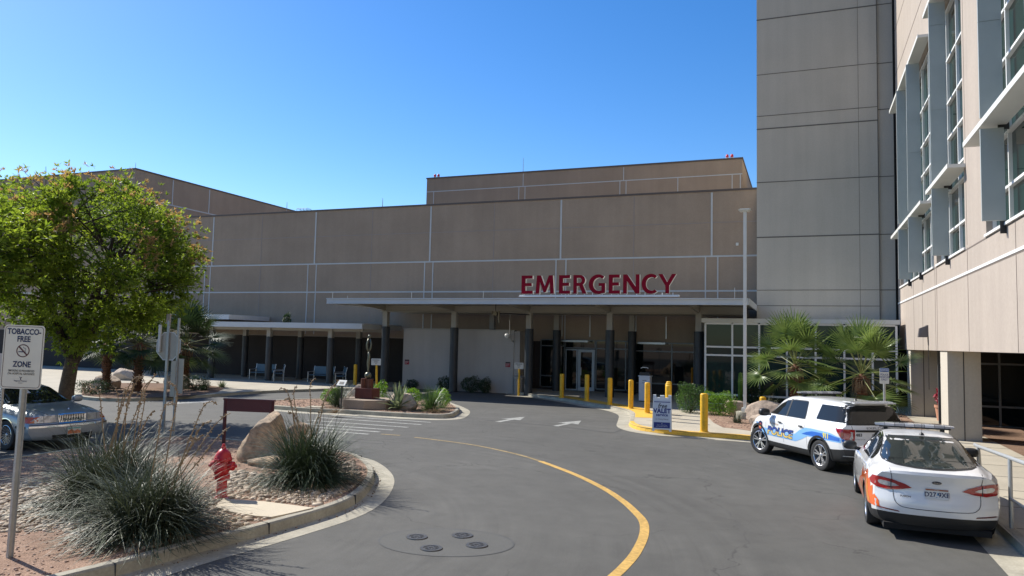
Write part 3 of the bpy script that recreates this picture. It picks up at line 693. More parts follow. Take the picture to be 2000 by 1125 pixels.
# red wall signs
for px,py in ((795,707),(992,712)):
    x,z=ON_Y(px,py,39.3); o=thing('wall_sign',(x,39.29,z),('small red notice on the pale wall near its left edge' if px<900 else 'small red notice on the pale wall near its right corner'),'sign')
    P=rsign(.29,.29,.01); plate('panel',P,.012,face_M(0,-.003,0),mat('notice_red',(.30,.01,.03),.4,var=0),o)
    MB().box(-.14,-.0065,.07,.14,-.004,.14).build('header',M_black,o)
    b=MB()
    for k,wd in enumerate((.22,.2,.1)): b.box(-.12,-.0065,.03-.06*k,-.12+wd,-.004,.045-.06*k)
    b.build('lettering',M_signw,o)
# security camera
x,z=ON_Y(996,655,39.0)
o=thing('security_camera',(x,39.0,z),'white dome camera on a bent arm at the top of the pale wall','camera')
MB().tube([(0.1,.28,-.35),(.1,0,-.3),(.03,-.05,-.1),(.0,-.05,.5),(0,-.05,1.4)],.03,8).build('arm',M_steel,o)
MB().lathe([(0,-.17),(.09,-.14),(.13,-.06),(.14,.02),(.10,.08),(0,.09)],-.15,-.05,16).build('dome',M_white,o,smooth=True)
MB().box(-.15,-.08,.02,.05,-.02,.06).build('bracket',M_steel,o)
# hanging lamp under the canopy
x,z=ON_Y(968,612,37.0)
o=thing('hanging_lamp',(x,37,z),'small boxy fixture hanging under the entrance canopy','lamp')
MB().box(-.1,-.1,-.12,.1,.1,.1).box(.16,-.05,-.5,.24,.05,.12).box(-.22,-.04,-.05,-.16,.04,.12).build('body',mat('lamp_brass',(.25,.21,.14),.5,metal=.4),o,bevel=.01)
MB().tube([(0,0,.1),(0,0,4.9-z)],.02,6).tube([(.24,0,.0),(1.0,0,-.02),(1.9,.1,-.06)],.03,6).build('stem',M_black,o)
# valet desk
x,y=G(1260,784,ZP)
o=thing('valet_desk',(x,y,ZP),'white valet desk with a dark slanted top beside the bollards','valet desk')
M_desk=mat('desk_white',(.58,.62,.68),.5,var=.05)
MB().box(-.27,-.24,.04,.27,.24,1.22).build('cabinet',M_desk,o,bevel=.012)
MB().box(-.31,-.28,1.22,.31,.28,1.26).build('top',M_desk,o,bevel=.008)
MB().box(-.26,-.2,0,.26,.2,.04).build('plinth',M_black,o)
b=MB(); b.box(-.26,-.2,1.26,.26,.2,1.42); b.build('key_box',M_black,o,bevel=.02)
MB().tube([(-.18,-.22,1.62),(-.1,-.24,1.66),(.1,-.24,1.66),(.18,-.22,1.62)],.018,8).build('handle',M_white,o)
b=MB(); b.box(-.1,-.2425,1.02,.1,-.2405,1.04); b.box(-.12,-.2425,.9,.1,-.2405,.92); b.build('lettering',M_black,o)
# valet a-frame board
x,y=G(1289,841,ZP)
o=thing('valet_board',(x+.05,y+.1,ZP),'white folding board reading free VALET service on the pavement corner','a-frame sign',rz=R(8))
Wb,Hb=.62,1.18
def board(sgn):
    P=[(-Wb/2,0),(-Wb/2+.07,0),(-Wb/2+.09,.06),(Wb/2-.09,.06),(Wb/2-.07,0),(Wb/2,0),(Wb/2-.015,Hb),(Wb/2-.11,Hb),(Wb/2-.12,Hb-.09),(.08,Hb-.09),(.07,Hb-.015),(-.07,Hb-.015),(-.08,Hb-.09),(-Wb/2+.12,Hb-.09),(-Wb/2+.11,Hb),(-Wb/2+.015,Hb)]
    Mx=Matrix.Translation((0,-.27*sgn,0))@Matrix.Rotation(-R(13)*sgn,4,'X')@Matrix.Rotation(R(90),4,'X')
    if sgn<0: Mx=Mx@Matrix.Rotation(0,4,'Y')
    return P,Mx
M_board=mat('board_plastic',(.66,.68,.68),.45,var=.04)
P,Mx=board(1); fr=plate('front_panel',P,.035,Mx,M_board,o)
hb=MB(); hb.tube([Mx@Vector((a,b_,-.017)) for a,b_ in ((-.07,Hb-.09),(-.055,Hb-.02),(.055,Hb-.02),(.07,Hb-.09))],.012,8); hb.build('handle',M_board,fr)
P2,Mx2=board(-1); plate('back_panel',P2,.035,Mx2,M_board,o)
PA=[(-.26,.10),(.26,.10),(.265,1.02),(-.265,1.02)]
plate('poster',PA,.002,Mx@Matrix.Translation((0,0,.003)),mat('poster_grey',(.52,.56,.62),.45,var=.03),fr)
plate('poster_band',[(-.26,.10),(.26,.10),(.26,.29),(-.26,.29)],.001,Mx@Matrix.Translation((0,0,.0045)),M_blue,fr)
plate('poster_rule',[(-.262,.94),(.262,.94),(.262,.965),(-.262,.965)],.001,Mx@Matrix.Translation((0,0,.0045)),M_blue,fr)
def tx(n,t,s,yy,m_,par,**k): put_text(n,t,s,Mx@Matrix.Translation((k.pop('xo',0),yy,.006)),m_,par,**k)
tx('lettering','free',.23,.82,M_black,fr,shear=.35,xs=.8,off=.003)
tx('lettering','VALET',.20,.655,M_blue,fr,off=.009,xs=.92,sp=1.06)
tx('lettering','service',.135,.53,M_blue,fr,off=.004)
tx('lettering','for Visiting Patients',.062,.39,M_black,fr,shear=.3,xs=.85)
tx('lettering','Hospital Valet Parking',.035,.20,M_signw,fr); tx('lettering','at the emergency entrance',.035,.155,M_signw,fr); tx('lettering','v',.05,.245,M_signw,fr,off=.003)
# light pole
x,y=G(1455,818,ZP)
o=thing('light_pole',(x,y,ZP),'tall slim pale parking light pole in front of the glass lobby','street lamp')
zt=ON_Y(1454,412,y)[1]-ZP
M_pole=mat('pole_paint',(.60,.61,.58),.45,var=.05)
MB().lathe([(.34,-.02),(.34,.26),(.33,.28),(0,.28)],n=28).build('footing',M_curb,o,auto=40)
MB().box(-.062,-.062,.42,.062,.062,zt,).box(-.13,-.13,.28,.13,.13,.42).build('shaft',M_pole,o,bevel=.008)
b=MB(); b.box(-.20,-.18,zt-.02,.18,.18,zt+.07); b.box(-.25,-.22,zt+.02,.23,.22,zt+.045); b.build('head',M_pole,o,bevel=.02)
# wall lamp on the wing
y,z=ON_X(1806,647,XR-.1)
o=thing('wall_lamp',(XR,y,z),'dark tapered wall lamp on the sunlit wing above the fan palm','wall lamp')
MB().box(-.05,-.15,-.2,0,.15,.22).add([(-.05,-.13,.2),(-.05,.13,.2),(-.28,.10,.10),(-.28,-.10,.10),(-.05,-.15,-.22),(-.05,.15,-.22),(-.32,.14,-.22),(-.32,-.14,-.22)],[(0,1,2,3),(7,6,5,4),(3,2,6,7),(0,3,7,4),(1,5,6,2)]).build('housing',mat('lamp_bronze',(.10,.09,.09),.5),o)
MB().box(-.02,-.17,-2.1,-.001,-.15,-.2).build('conduit',M_joint,o)
# handrail
o=thing('handrail',(3.12,13.5,ZP),'pale steel pipe handrail along the pavement right of the white sedan','handrail')
M_rail=mat('rail_steel',(.50,.52,.52),.4,metal=.45,var=.06)
def RL(y): return 1.16+(16.9-y)*.045
b=MB(); b.tube([(3.3,17.5,.5),(3.24,17.35,RL(17)-.05),(3.14,17.1,RL(17))]+[(3.12,y,RL(y)) for y in (16.8,14,11,8,4)],.033,12); b.build('top_rail',M_rail,o,world=True,auto=60)
b=MB(); b.tube([(3.12,14.35,.62),(3.12,10,.72),(3.12,4,.86)],.026,10); b.build('lower_rail',M_rail,o,world=True,auto=60)
for y in (16.7,14.35,10.8,7.2): b=MB(); b.tube([(3.12,y,ZP),(3.12,y,RL(y))],.032,12); b.build('post',M_rail,o,world=True,auto=60)
# trash can
x,y=G(1014,768,.05)
o=thing('trash_can',(ON_Y(1014,765,38.9)[0],38.85,0),'pale round trash can behind the yellow sign post','trash can')
MB().lathe([(.27,.02),(.28,.8),(.26,.82),(.30,.84),(.30,.98),(.22,1.04),(.12,1.04)],n=20).build('bin',mat('bin_stone',(.28,.27,.25),.8,var=.2,vs=20),o,auto=40)
# light slabs beside the column
# benches
M_bl=mat('bench_blue',(.06,.14,.20),.5,var=.06)
def bench():
    o=thing('bench',(0,0,.13),'blue bench','bench','blue benches under the walkway canopy')
    b=MB()
    for k in range(4): b.box(-.72,-.30+.15*k,.44,.72,-.18+.15*k,.47)
    b.build('seat',M_bl,o)
    b=MB(); b.box(-.72,.30,.50,.72,.33,.98); b.build('backrest',M_bl,o,bevel=.01)
    for s in (-1,1):
        b=MB(); b.tube([(s*.75,-.32,0),(s*.75,-.32,.64),(s*.75,.28,.66),(s*.75,.36,1.0)],.025,8); b.tube([(s*.75,.28,0),(s*.75,.28,.66)],.025,8); b.build('armrest',M_alu,o)
    return o
bn=bench(); first=True
for px,py,l in ((513,741,'blue bench under the low canopy, leftmost'),(545,741,'blue bench half hidden by the third column'),(628,743,'wide blue bench left of the sculpture, near the yellow bollard'),(664,743,'blue bench partly behind the fourth column')):
    c=bn if first else copy_tree(bn); first=False
    yy=38.9; c.location=(ON_Y(px,720,yy)[0],yy,.13); c['label']=l
    if px in (545,664): c.rotation_euler=(0,0,R(-50))
# rooftop things
for px,yb,Yd,l in ((853,346,56,'red aviation lamp pair on the left corner of the upper storey'),(1425,309,56,'red aviation lamp pair near the right corner of the upper storey')):
    x,z=ON_Y(px,yb,Yd); o=thing('roof_lamp',(x,Yd,16.4),l,'roof lamp')
    for s in (-1,1):
        MB().lathe([(.07,.05),(.07,.22),(.11,.24),(.11,.34)],s*.17,0,12).build('base',M_signw,o)
        MB().lathe([(.10,.34),(.11,.48),(.06,.58),(0,.6)],s*.17,0,12).build('lens',M_red,o,smooth=True)
    MB().box(-.22,-.03,0,.22,.03,.06).build('bracket',M_steel,o)
x,z=ON_Y(593,408,43.2); o=thing('roof_hatch_rail',(x,43.0,11.55),'small guard rail on the long roof against the sky','guard rail')
b=MB()
for s in (-.42,-.14,.14,.42):
    for t in (0,.5): b.tube([(s,t,0),(s,t,.38)],.014,6)
for h in (.2,.38):
    b.tube([(-.42,0,h),(.42,0,h),(.42,.5,h),(-.42,.5,h),(-.42,0,h)],.014,6)
b.build('rail',M_steel,o)
b=MB()
k=0
for px,y0,y1,Yd in ((1021.5,308,345,56),(747,387,404,42.6),(560,395,411,42.6),(262,318,331,0)):
    if Yd==0: Yd=ly+.5; x,_=ON_X(268,331,LX-.3); x=LX-.6; zb_=lz
    else: x,zb_=ON_Y(px,y1,Yd)
    zt_=ON_Y(px,y0,Yd)[1]
    o=thing('antenna_rod',(x,Yd,zb_-.3),['thin antenna rod on the upper storey roof','thin antenna rod on the long roof left of the upper storey','thin rod on the roof near the far left block','thin rod on the corner of the far left block'][k],'antenna'); k+=1
    MB().tube([(0,0,0),(0,0,max(.8,zt_-zb_+.3))],[.03,.012],6).build('rod',M_steel,o)
x,z=ON_Y(1440,477,42.2); o=thing('wall_vent',(x,42.17,z),'tiny square vent high on the wall left of the light pole','vent')
MB().box(-.07,-.03,-.08,.07,.02,.08).build('cover',M_signw,o,bevel=.01)
# ================================================================= median: sculpture, plinth
MZ=.15
pl=GL([(672,800),(668,791),(690,787),(745,788),(760,792),(757,800),(735,804),(690,803)],MZ)
cx0=sum(p[0] for p in pl)/8; cy0=sum(p[1] for p in pl)/8
cx0,cy0=G(714,796,MZ)
o=thing('concrete_plinth',(cx0,cy0,MZ),'low eight-sided tan concrete plinth under the sculpture','plinth')
M_plin=mat('w_plinth',(.34,.26,.19),.85,var=.1,vs=2,fine=.1,fs=30)
P8=[(1.25*math.cos(R(22.5+45*k)),.95*math.sin(R(22.5+45*k))) for k in range(8)]
MB().prism(P8,0,.36).build('slab',M_plin,o,bevel=.02)
sx,sy=G(714,783,MZ+.36); 
o=thing('sculpture',(cx0,cy0+.1,MZ+.36),'slender dark bronze sculpture rising from a sphere on a maroon block','sculpture')
M_rust=mat('rust_block',(.10,.022,.016),.6,var=.2,vs=5); M_brz=mat('bronze',(.16,.16,.12),.4,metal=.7,var=.2,vs=12)
MB().box(-.40,-.3,0,.40,.3,.42).build('base',M_rust,o,bevel=.01)
b=MB(); 
for k in range(3): b.lathe([(0,.42),(.115,.42),(.115,.80),(0,.80)],-.16+.16*k,-.05+.05*(k%2),14)
b.build('pedestal',mat('rust_core',(.13,.04,.02),.5,metal=.3,var=.3,vs=6),o,auto=40)
MB().lathe([(0.14*math.sin(R(a)),.93-.14*math.cos(R(a))) for a in range(0,181,15)],n=20).build('sphere',M_brz,o,smooth=True)
b=MB()
b.tube([(0,0,1.05),(.0,0,1.15),(-.01,0,1.4),(.02,0,1.7),(0,0,1.9)],[.05,.035,.06,.055,.035],12)
b.tube([(0,0,1.88),(-.09,0,2.03),(-.10,0,2.2),(-.03,0,2.42)],[.035,.045,.04,.03],10)
b.tube([(0,0,1.88),(.08,0,2.05),(.10,0,2.2),(.03,0,2.42)],[.03,.035,.035,.03],10)
b.lathe([(0.065*math.sin(R(a)),2.5-.085*math.cos(R(a))) for a in range(0,181,20)],n=14)
b.build('figure',M_brz,o,smooth=True)
x,y=G(666,800,MZ); o=thing('plaque',(x,y,MZ),'small white plaque on a thin black stand left of the sculpture','plaque')
MB().tube([(0,0,0),(0,0,1.0)],.028,8).build('stand',M_black,o); MB().box(-.19,-.13,0,.19,.13,.02,M=Tm(0,0,1.03,rx=R(50))).build('panel',M_signw,o)
b=MB(); b.box(-.1,-.07,.022,.1,.05,.026,M=Tm(0,0,1.03,rx=R(50))); b.build('picture',M_black,o)
x,y=G(617,796,MZ); o=thing('ground_box_lid',(x,y,MZ),'flat pale utility lid in the red gravel of the median','utility lid')
MB().box(-.33,-.24,0,.33,.24,.04).build('lid',M_conc,o,bevel=.01)
# ================================================================= front island objects
IZ=.165
def tobacco():
    x,y=G(20,1088,IZ)
    # the sign leans : top seen at (55,640)
    o=thing('tobacco_sign',(x,y,IZ),'white tobacco-free zone sign on a leaning grey post at the left edge','sign')
    D=CF*FPX+CR*(57-1000)-CU*(640-562.5); t=(y)/D.y; tx_,tz=D.x*t,CH+D.z*t
    up=Vector((tx_-x,0,tz-IZ)); Lh=up.length; lean=math.atan2(up.x,up.z)
    Mx0=Matrix.Rotation(lean,4,'Y')
    b=MB(); w2=.035
    P=[(-.045,.0),(-.045,.012),(-.022,.012),(-.014,-.03),(.014,-.03),(.022,.012),(.045,.012),(.045,0),(.028,0),(.02,-.042),(-.02,-.042),(-.028,0)]
    P=[(a,c) for a,c in P]
    n=len(P); b.add([Mx0@Vector((a,c,0)) for a,c in P]+[Mx0@Vector((a,c,Lh-.02)) for a,c in P],[tuple(range(n))[::-1],tuple(range(n,2*n))]+[(i,(i+1)%n,(i+1)%n+n,i+n) for i in range(n)])
    b.build('post',M_galv,o)
    scale=1.0
    Hs=.80;Ws=.505
    F=Mx0@Matrix.Translation((0,-.055,Lh-Hs/2+.03))@Matrix.Rotation(R(23),4,'Z')@Matrix.Rotation(R(90),4,'X')
    pn=plate('panel',rsign(Ws,Hs,.05),.004,F,mat('sign_cream',(.72,.68,.56),.4,var=.05,vs=3),o)
    # border line
    A_=rsign(Ws-.03,Hs-.03,.04); B_=rsign(Ws-.042,Hs-.042,.035); n=len(A_)
    b=MB(); b.add([F@Vector((*p,.002)) for p in A_]+[F@Vector((*p,.002)) for p in B_],[(i,(i+1)%n,(i+1)%n+n,i+n) for i in range(n)]); b.build('border',M_maroon,pn)
    def T(t,s,yy,m_=M_navy,**k): put_text('lettering',t,s,F@Matrix.Translation((k.pop('xo',0),yy,.003)),m_,pn,**k)
    T('TOBACCO-',.098,.315,xs=.82,off=.003); T('FREE',.098,.222,xs=.82,off=.003); T('ZONE',.098,-.095,xs=.82,off=.003)
    T('SMOKING IS PROHIBITED',.036,-.175,M_joint,xs=.8,off=.0005); T('ON HOSPITAL GROUNDS',.036,-.212,M_joint,xs=.8,off=.0005)
    T('Regional Hospital',.028,-.30,xs=.8); T('Campus',.02,-.325,xs=.8)
    T('Y',.05,-.272,off=.002)
    cy_=.078; b=MB(); n=32; ro,ri=.082,.070
    b.add([F@Vector((ro*math.cos(2*math.pi*k/n),cy_+ro*math.sin(2*math.pi*k/n),.002)) for k in range(n)]+[F@Vector((ri*math.cos(2*math.pi*k/n),cy_+ri*math.sin(2*math.pi*k/n),.002)) for k in range(n)],[(i,(i+1)%n,(i+1)%n+n,i+n) for i in range(n)])
    c45=math.cos(R(45)); q=[(-.058,.046),(-.046,.058),(.058,-.046),(.046,-.058)]
    b.add([F@Vector((a,cy_+c_,.0035)) for a,c_ in ((-.046,.058),(-.058,.046),(.046,-.058),(.058,-.046))],[(0,1,2,3)])
    b.build('prohibition_ring',M_maroon,pn)
    b=MB(); b.add([F@Vector((a,cy_+c_,.0022)) for a,c_ in ((-.055,-.020),(.035,-.020),(.035,-.008),(-.055,-.008))],[(0,1,2,3)])
    sm=[(.02,.0),(.035,.012),(.03,.03),(.01,.035),(.0,.05)]
    for p_,q_ in zip(sm[:-1],sm[1:]):
        d=Vector((q_[0]-p_[0],q_[1]-p_[1])).normalized()*.0025; nx_,ny_=-d.y,d.x
        b.add([F@Vector((a,cy_+c_,.0022)) for a,c_ in ((p_[0]-nx_,p_[1]-ny_),(q_[0]-nx_,q_[1]-ny_),(q_[0]+nx_,q_[1]+ny_),(p_[0]+nx_,p_[1]+ny_))],[(0,1,2,3)])
    b.build('cigarette',M_navy,pn)
tobacco()
# neighbour sign seen edge-on at the frame's left edge
x,y=G(-5,905,.05); x,y=-16.6,10.9
D=CF*FPX+CR*(3-1000)-CU*(715-562.5)
def onplane(px,py,Y): t=Y/ (CF*FPX+CR*(px-1000)-CU*(py-562.5)).y; return ON_Y(px,py,Y)
Yp=9.2; xl,zt_=ON_Y(-6,690,Yp); xr_,zb_=ON_Y(19,745,Yp); xp,_=ON_Y(4,760,Yp)
o=thing('side_sign',(xp,Yp,IZ),'pale blank sign back on a perforated post at the far left edge','sign')
b=MB(); b.box(xp-.028,Yp-.02,IZ,xp+.028,Yp+.02,zt_+.05); 
b.build('post',M_galv,o,world=True)
b=MB()
zz=IZ+.1
while zz<zt_: b.box(xp-.008,Yp-.024,zz,xp+.008,Yp-.0205,zz+.018); zz+=.05
b.build('perforation',M_black,o,world=True,kind='stuff')
b=MB(); b.box(xl-.1,Yp+.022,zb_,xr_,Yp+.03,zt_); b.build('panel',mat('sign_back',(.45,.39,.33),.5,var=.08),o,world=True)
# hydrant
def hydrant():
    x,y=G(432,972,IZ); s=1.07
    o=thing('fire_hydrant',(x,y,IZ-.04),'red fire hydrant beside the long-leaved clump on the front island','fire hydrant',sc=s,rz=R(15))
    MB().lathe([(.0,.0),(.15,.0),(.15,.035),(.10,.05),(.085,.08),(.08,.30),(.085,.33),(.12,.34),(.12,.37),(.12,.40),(.09,.41),(.095,.44),(.108,.47),(.11,.62),(.14,.63),(.145,.66),(.13,.68),(.125,.71),(.105,.76),(.07,.80),(.04,.82),(.035,.86),(.0,.865)],n=24).build('barrel',M_red,o,auto=35)
    b=MB(); b.lathe([(0,.3),(.05,.3),(.05,.35)],n=8)
    for k in range(8):
        a=R(45*k+10); b.lathe([(0,.33),(.014,.33),(.014,.415),(0,.415)],.108*math.cos(a),.108*math.sin(a),6); b.lathe([(0,.0),(.014,.0),(.014,.05),(0,.05)],.135*math.cos(a),.135*math.sin(a),6)
        b.lathe([(0,.61),(.012,.61),(.012,.69),(0,.69)],.128*math.cos(a),.128*math.sin(a),6)
    b.build('bolts',M_red,o)
    for ang,r0,z in ((R(0),.075,.55),(R(180),.075,.55),(R(-80),.098,.52)):
        b=MB(); c=Vector((math.cos(ang),math.sin(ang),0))
        pr=[(r0*.72,.08),(r0*.72,.13),(r0*.95,.135),(r0,.15),(r0,.18),(r0*.9,.19),(r0*.5,.195),(r0*.35,.20),(r0*.33,.235)]
        b.tube([c*h+Vector((0,0,z)) for r_,h in pr],[r_ for r_,h in pr],18); b.build('nozzle_cap',M_red,o,auto=30)
    MB().tube([(0,0,.86),(0,0,.90)],[.028,.022],5).build('operating_nut',M_red,o)
hydrant()
# maroon sign seen from behind
def maroon():
    Y=15.5; xa,zt=ON_Y(437,778,Y); xb,zb=ON_Y(519,808,Y); xp,_=ON_Y(434,867,Y)
    o=thing('maroon_sign',(xp,Y,IZ),'blank maroon sign panel on two posts above the big boulder','sign',rz=0)
    b=MB(); h=.37; xa=xp+.02; w_=xb-xa
    a=R(12)
    T=Tm(xa,Y,0,rz=a)
    b.box(-.02,-.02,zb,w_/math.cos(a)+.02,.02,zt,M=T); b.box(-.03,-.035,zt-.035,w_/math.cos(a)+.03,.06,zt+.005,M=T)
    b.add([T@Vector(q) for q in ((w_+.03,-.02,zt),(w_+.06,.0,zt-.02),(w_+.0,-.02,zb-.02),(w_-.0,-.0,zb))],[(0,1,2,3)])
    b.build('panel',M_maroon,o,world=True)
    for t in (0.02,w_-.02):
        b=MB(); q=T@Vector((t,0,0)); b.box(q.x-.032,q.y-.032,IZ,q.x+.032,q.y+.032,zt-.01); b.build('post',M_maroon,o,world=True)
maroon()
# stop sign (back) and tall plate post
def stop():
    x,y=G(320,848,IZ); s=.95
    o=thing('stop_sign',(x,y,IZ),'grey back of an octagonal road sign on a steel post in the island','road sign')
    yc=y; _,zc=ON_Y(325,676,y); 
    Rr=.43; rz=R(7); P=[(Rr*math.cos(R(22.5+45*k)),Rr*math.sin(R(22.5+45*k))) for k in range(8)]
    M_sb=mat('sign_back_grey',(.40,.37,.31),.45,metal=.25,var=.1,vs=4)
    plate('panel',P,.006,face_M(0,.0,zc-IZ,rz),M_sb,o)
    P2=[(Rr*1.0*math.cos(R(22.5+45*k)),Rr*1.0*math.sin(R(22.5+45*k))) for k in range(8)]; P3=[(a*.93,b_*.93) for a,b_ in P2]
    b=MB(); F=face_M(0,-.002,zc-IZ,rz); b.add([F@Vector((*p,.003)) for p in P2]+[F@Vector((*p,.003)) for p in P3],[(i,(i+1)%8,(i+1)%8+8,i+8) for i in range(8)]); b.build('rim',M_signw,o)
    MB().box(-.035,-.06,0,.035,-.012,zc-IZ+.72,M=Matrix.Rotation(rz,4,'Z')).build('post',M_galv,o)
    MB().box(-.17,-.09,.28,-.10,-.04,1.05,M=Matrix.Rotation(rz,4,'Z')@Matrix.Translation((-.12,0,zc-IZ-.45))).build('delineator',M_signw,o)
    _,za=ON_Y(320,622,y)
    MB().box(-.42,-.012,0,.22,.012,.26,M=Matrix.Translation((-.05,.02,za-IZ-.13))@Matrix.Rotation(R(-35),4,'Z')).build('street_blade',mat('blade_tan',(.36,.27,.20),.5),o)
    _,z1=ON_Y(342,706,15.9); _,z0=ON_Y(342,775,15.9)
    x2,y2=G(338,852,IZ); 
    o=thing('back_to_back_sign',(x2,y2,IZ),'tall narrow pair of grey sign plates on a bare steel post right of the octagon','road sign')
    MB().box(-.03,-.02,0,.03,.02,z1-IZ+1.2).build('post',M_galv,o)
    MB().box(-.17,-.035,z0-IZ,.0,-.022,z1-IZ+.02).build('left_plate',M_sb,o); MB().box(-.03,.022,z0-IZ+.1,.22,.035,z1-IZ+.08,).build('right_plate',M_sb,o)
stop()
# ---------------------------------------------------------------- rocks
from mathutils import noise as mn
def boulder(name,loc,size,seed,label,material,rz=0,pts=None,facet=.22,sub=4,grp=None,keys=None):
    rnd=random.Random(seed); bm=bmesh.new(); bmesh.ops.create_icosphere(bm,subdivisions=sub,radius=1)
    pl=[(Vector((rnd.gauss(0,1),rnd.gauss(0,1),rnd.gauss(0,.7))).normalized(),rnd.uniform(.62,.9)) for _ in range(11)]
    if keys: pl=[(Vector(k[:3]).normalized(),k[3]) for k in keys]+pl[:7]
    for v in bm.verts:
        p=v.co.copy()
        for n_,d in pl:
            e=p.dot(n_)-d
            if e>0: p-=n_*e*.92
        q=p*1.6+Vector((seed,0,0)); p+=v.co*(mn.fractal(q*1.3,1,2,4)*.07+mn.ridged_multi_fractal(q*3,1,2,4,1,2)*.022)
        v.co=p
    b=MB(); b.v=[(v.co.x*size[0],v.co.y*size[1],v.co.z*size[2]) for v in bm.verts]; bm.verts.index_update(); b.f=[tuple(x.index for x in f.verts) for f in bm.faces]; b.m=[0]*len(b.f); bm.free()
    o=b.build(name,material,None,auto=28); o.location=loc; o.rotation_euler=(0,0,rz); tag(o,label,'rock',grp); return o
M_rock=mat('rock_tan',(.30,.205,.125),.9,var=.35,vs=1.6,fine=.18,fs=12,bump=.8,bs=9,col2=(.40,.30,.21))
M_rockg=mat('rock_grey',(.17,.14,.11),.9,var=.3,vs=1.3,fine=.28,fs=11,bump=1.0,bs=7,col2=(.40,.28,.17))
M_rockp=mat('rock_pale',(.42,.33,.25),.9,var=.25,vs=1.5,fine=.15,fs=14,bump=.7,bs=10)
x,y=G(512,905,IZ)
boulder('boulder',(x-.22,y+.40,IZ+.38),(.70,.56,.78),5,'big brown grey boulder on the island under the maroon sign',M_rockg,rz=.25,keys=[(-.75,-.1,.62,.52),(.9,-.25,.25,.62),(.1,-1,.15,.75),(0,.2,1,.88)])
x,y=G(572,880,IZ); boulder('rock',(x,y+.2,IZ+.22),(.42,.35,.46),9,'small dark rock right behind the big boulder',M_rockg)
x,y=G(455,925,IZ); boulder('rock',(x+.1,y+1.2,IZ+.05),(.7,.4,.22),21,'low flat rock at the foot of the big boulder',M_rockg)
x,y=G(785,800,MZ); boulder('rock',(x,y+.1,MZ+.28),(.66,.42,.44),12,'flat-faced tan rock in front of the agave on the median',M_rockp,keys=[(0,-1,.1,.6),(0,0,1,.75)])
x,y=G(690,786,MZ); boulder('rock',(x,y+.3,MZ+.30),(.55,.45,.55),14,'pale pointed rock left of the sculpture plinth',M_rockp,keys=[(-.8,-.2,.8,.5)])
x,y=G(1465,822,ZP); boulder('rock',(x+.55,y+.4,ZP+.25),(.75,.5,.5),16,'tan boulder at the foot of the light pole, the larger one',M_rockp,keys=[(0,-.8,.6,.6)])
x,y=G(1437,812,ZP); boulder('rock',(x,y+.6,ZP+.2),(.6,.4,.42),18,'tan boulder left behind the light pole',M_rockp)
x,y=G(1480,828,ZP); boulder('rock',(x+.1,y,ZP+.1),(.4,.3,.26),19,'small low rock between the light pole and the short bollard',M_rockp)
for k,(px,py,sx_,l) in enumerate(((205,758,.8,'grey rock under the shaded palms, left one'),(248,742,1.0,'tan rock under the shaded palms, behind the grey one'),(345,758,.8,'tan rock under the shaded palms, near the road signs'))):
    x,y=G(px,py,.13); boulder('rock',(x,y,.13+.2),(sx_,.6,.55),30+k,l,M_rockp)
# river stones between the clumps
def stones(name,polys,n,smin,smax,z,seed,mats,lab):
    rnd=random.Random(seed); bm=bmesh.new(); bmesh.ops.create_icosphere(bm,subdivisions=1,radius=1); base=[v.co.copy() for v in bm.verts]; bm.verts.index_update(); bf=[tuple(x.index for x in f.verts) for f in bm.faces]; bm.free()
    b=MB(); bb=[(min(p[0] for p in P),max(p[0] for p in P),min(p[1] for p in P),max(p[1] for p in P)) for P in polys]
    wts=[(q[1]-q[0])*(q[3]-q[2]) for q in bb]; c=0; tries=0
    while c<n and tries<n*8:
        tries+=1; i=rnd.choices(range(len(polys)),wts)[0]; q=bb[i]; x=rnd.uniform(q[0],q[1]); y=rnd.uniform(q[2],q[3])
        if not inpoly(x,y,polys[i]): continue
        s=rnd.uniform(smin,smax)*rnd.choice((.7,1,1,1.35)); Mx=Matrix.Rotation(rnd.uniform(0,6.28),3,'Z')@Matrix.Rotation(rnd.uniform(-.35,.35),3,'X'); sc_=Vector((s*rnd.uniform(.8,1.5),s*rnd.uniform(.7,1.0),s*rnd.uniform(.45,.7)))
        j=Vector((rnd.random()*9,rnd.random()*9,0))
        vs=[]
        for v in base:
            t=1+.22*mn.noise(v*1.3+j); p=Mx@Vector((v.x*sc_.x*t,v.y*sc_.y*t,v.z*sc_.z*t)); vs.append((x+p.x,y+p.y,z+sc_.z*rnd.uniform(.35,.36)+p.z))
        b.add(vs,bf,0); c+=1
    o=b.build(name,mats,kind='stuff',smooth=True); tag(o,lab,'stones'); return o
def stonemat(name,c1,c2,c3):
    m=bpy.data.materials.new(name); m.use_nodes=True; n=m.node_tree; L=n.links; b=n.nodes['Principled BSDF']; b.inputs['Roughness'].default_value=.8
    g=n.nodes.new('ShaderNodeNewGeometry'); r=n.nodes.new('ShaderNodeValToRGB'); r.color_ramp.elements[0].color=(*c1,1); r.color_ramp.elements[1].color=(*c2,1); e=r.color_ramp.elements.new(.5); e.color=(*c3,1)
    L.new(g.outputs['Random Per Island'],r.inputs[0]); L.new(r.outputs[0],b.inputs['Base Color']); return m
M_peb=stonemat('river_stone',(.22,.165,.115),(.54,.45,.34),(.40,.31,.21)); M_peb2=stonemat('gravel_stone',(.20,.125,.09),(.44,.32,.24),(.31,.20,.145))
R1=GL([(-30,948),(100,938),(240,950),(420,960),(445,1000),(450,1030),(400,1045),(250,1078),(215,1045),(100,1040),(-30,1040)],IZ)
R2=GL([(440,920),(560,930),(690,900),(704,926),(700,946),(655,972),(618,988),(441,972)],IZ); R3=GL([(456,1004),(530,1010),(450,1040)],IZ)
stones('river_stones',[R1,R2,R3],5200,.03,.062,IZ-.01,3,M_peb,'pale rounded river stones spread between the clumps')
gi=offset_path(ISs,.2,True)
stones('gravel',[gi],9000,.009,.021,IZ,4,M_peb2,'loose reddish gravel over the front island')
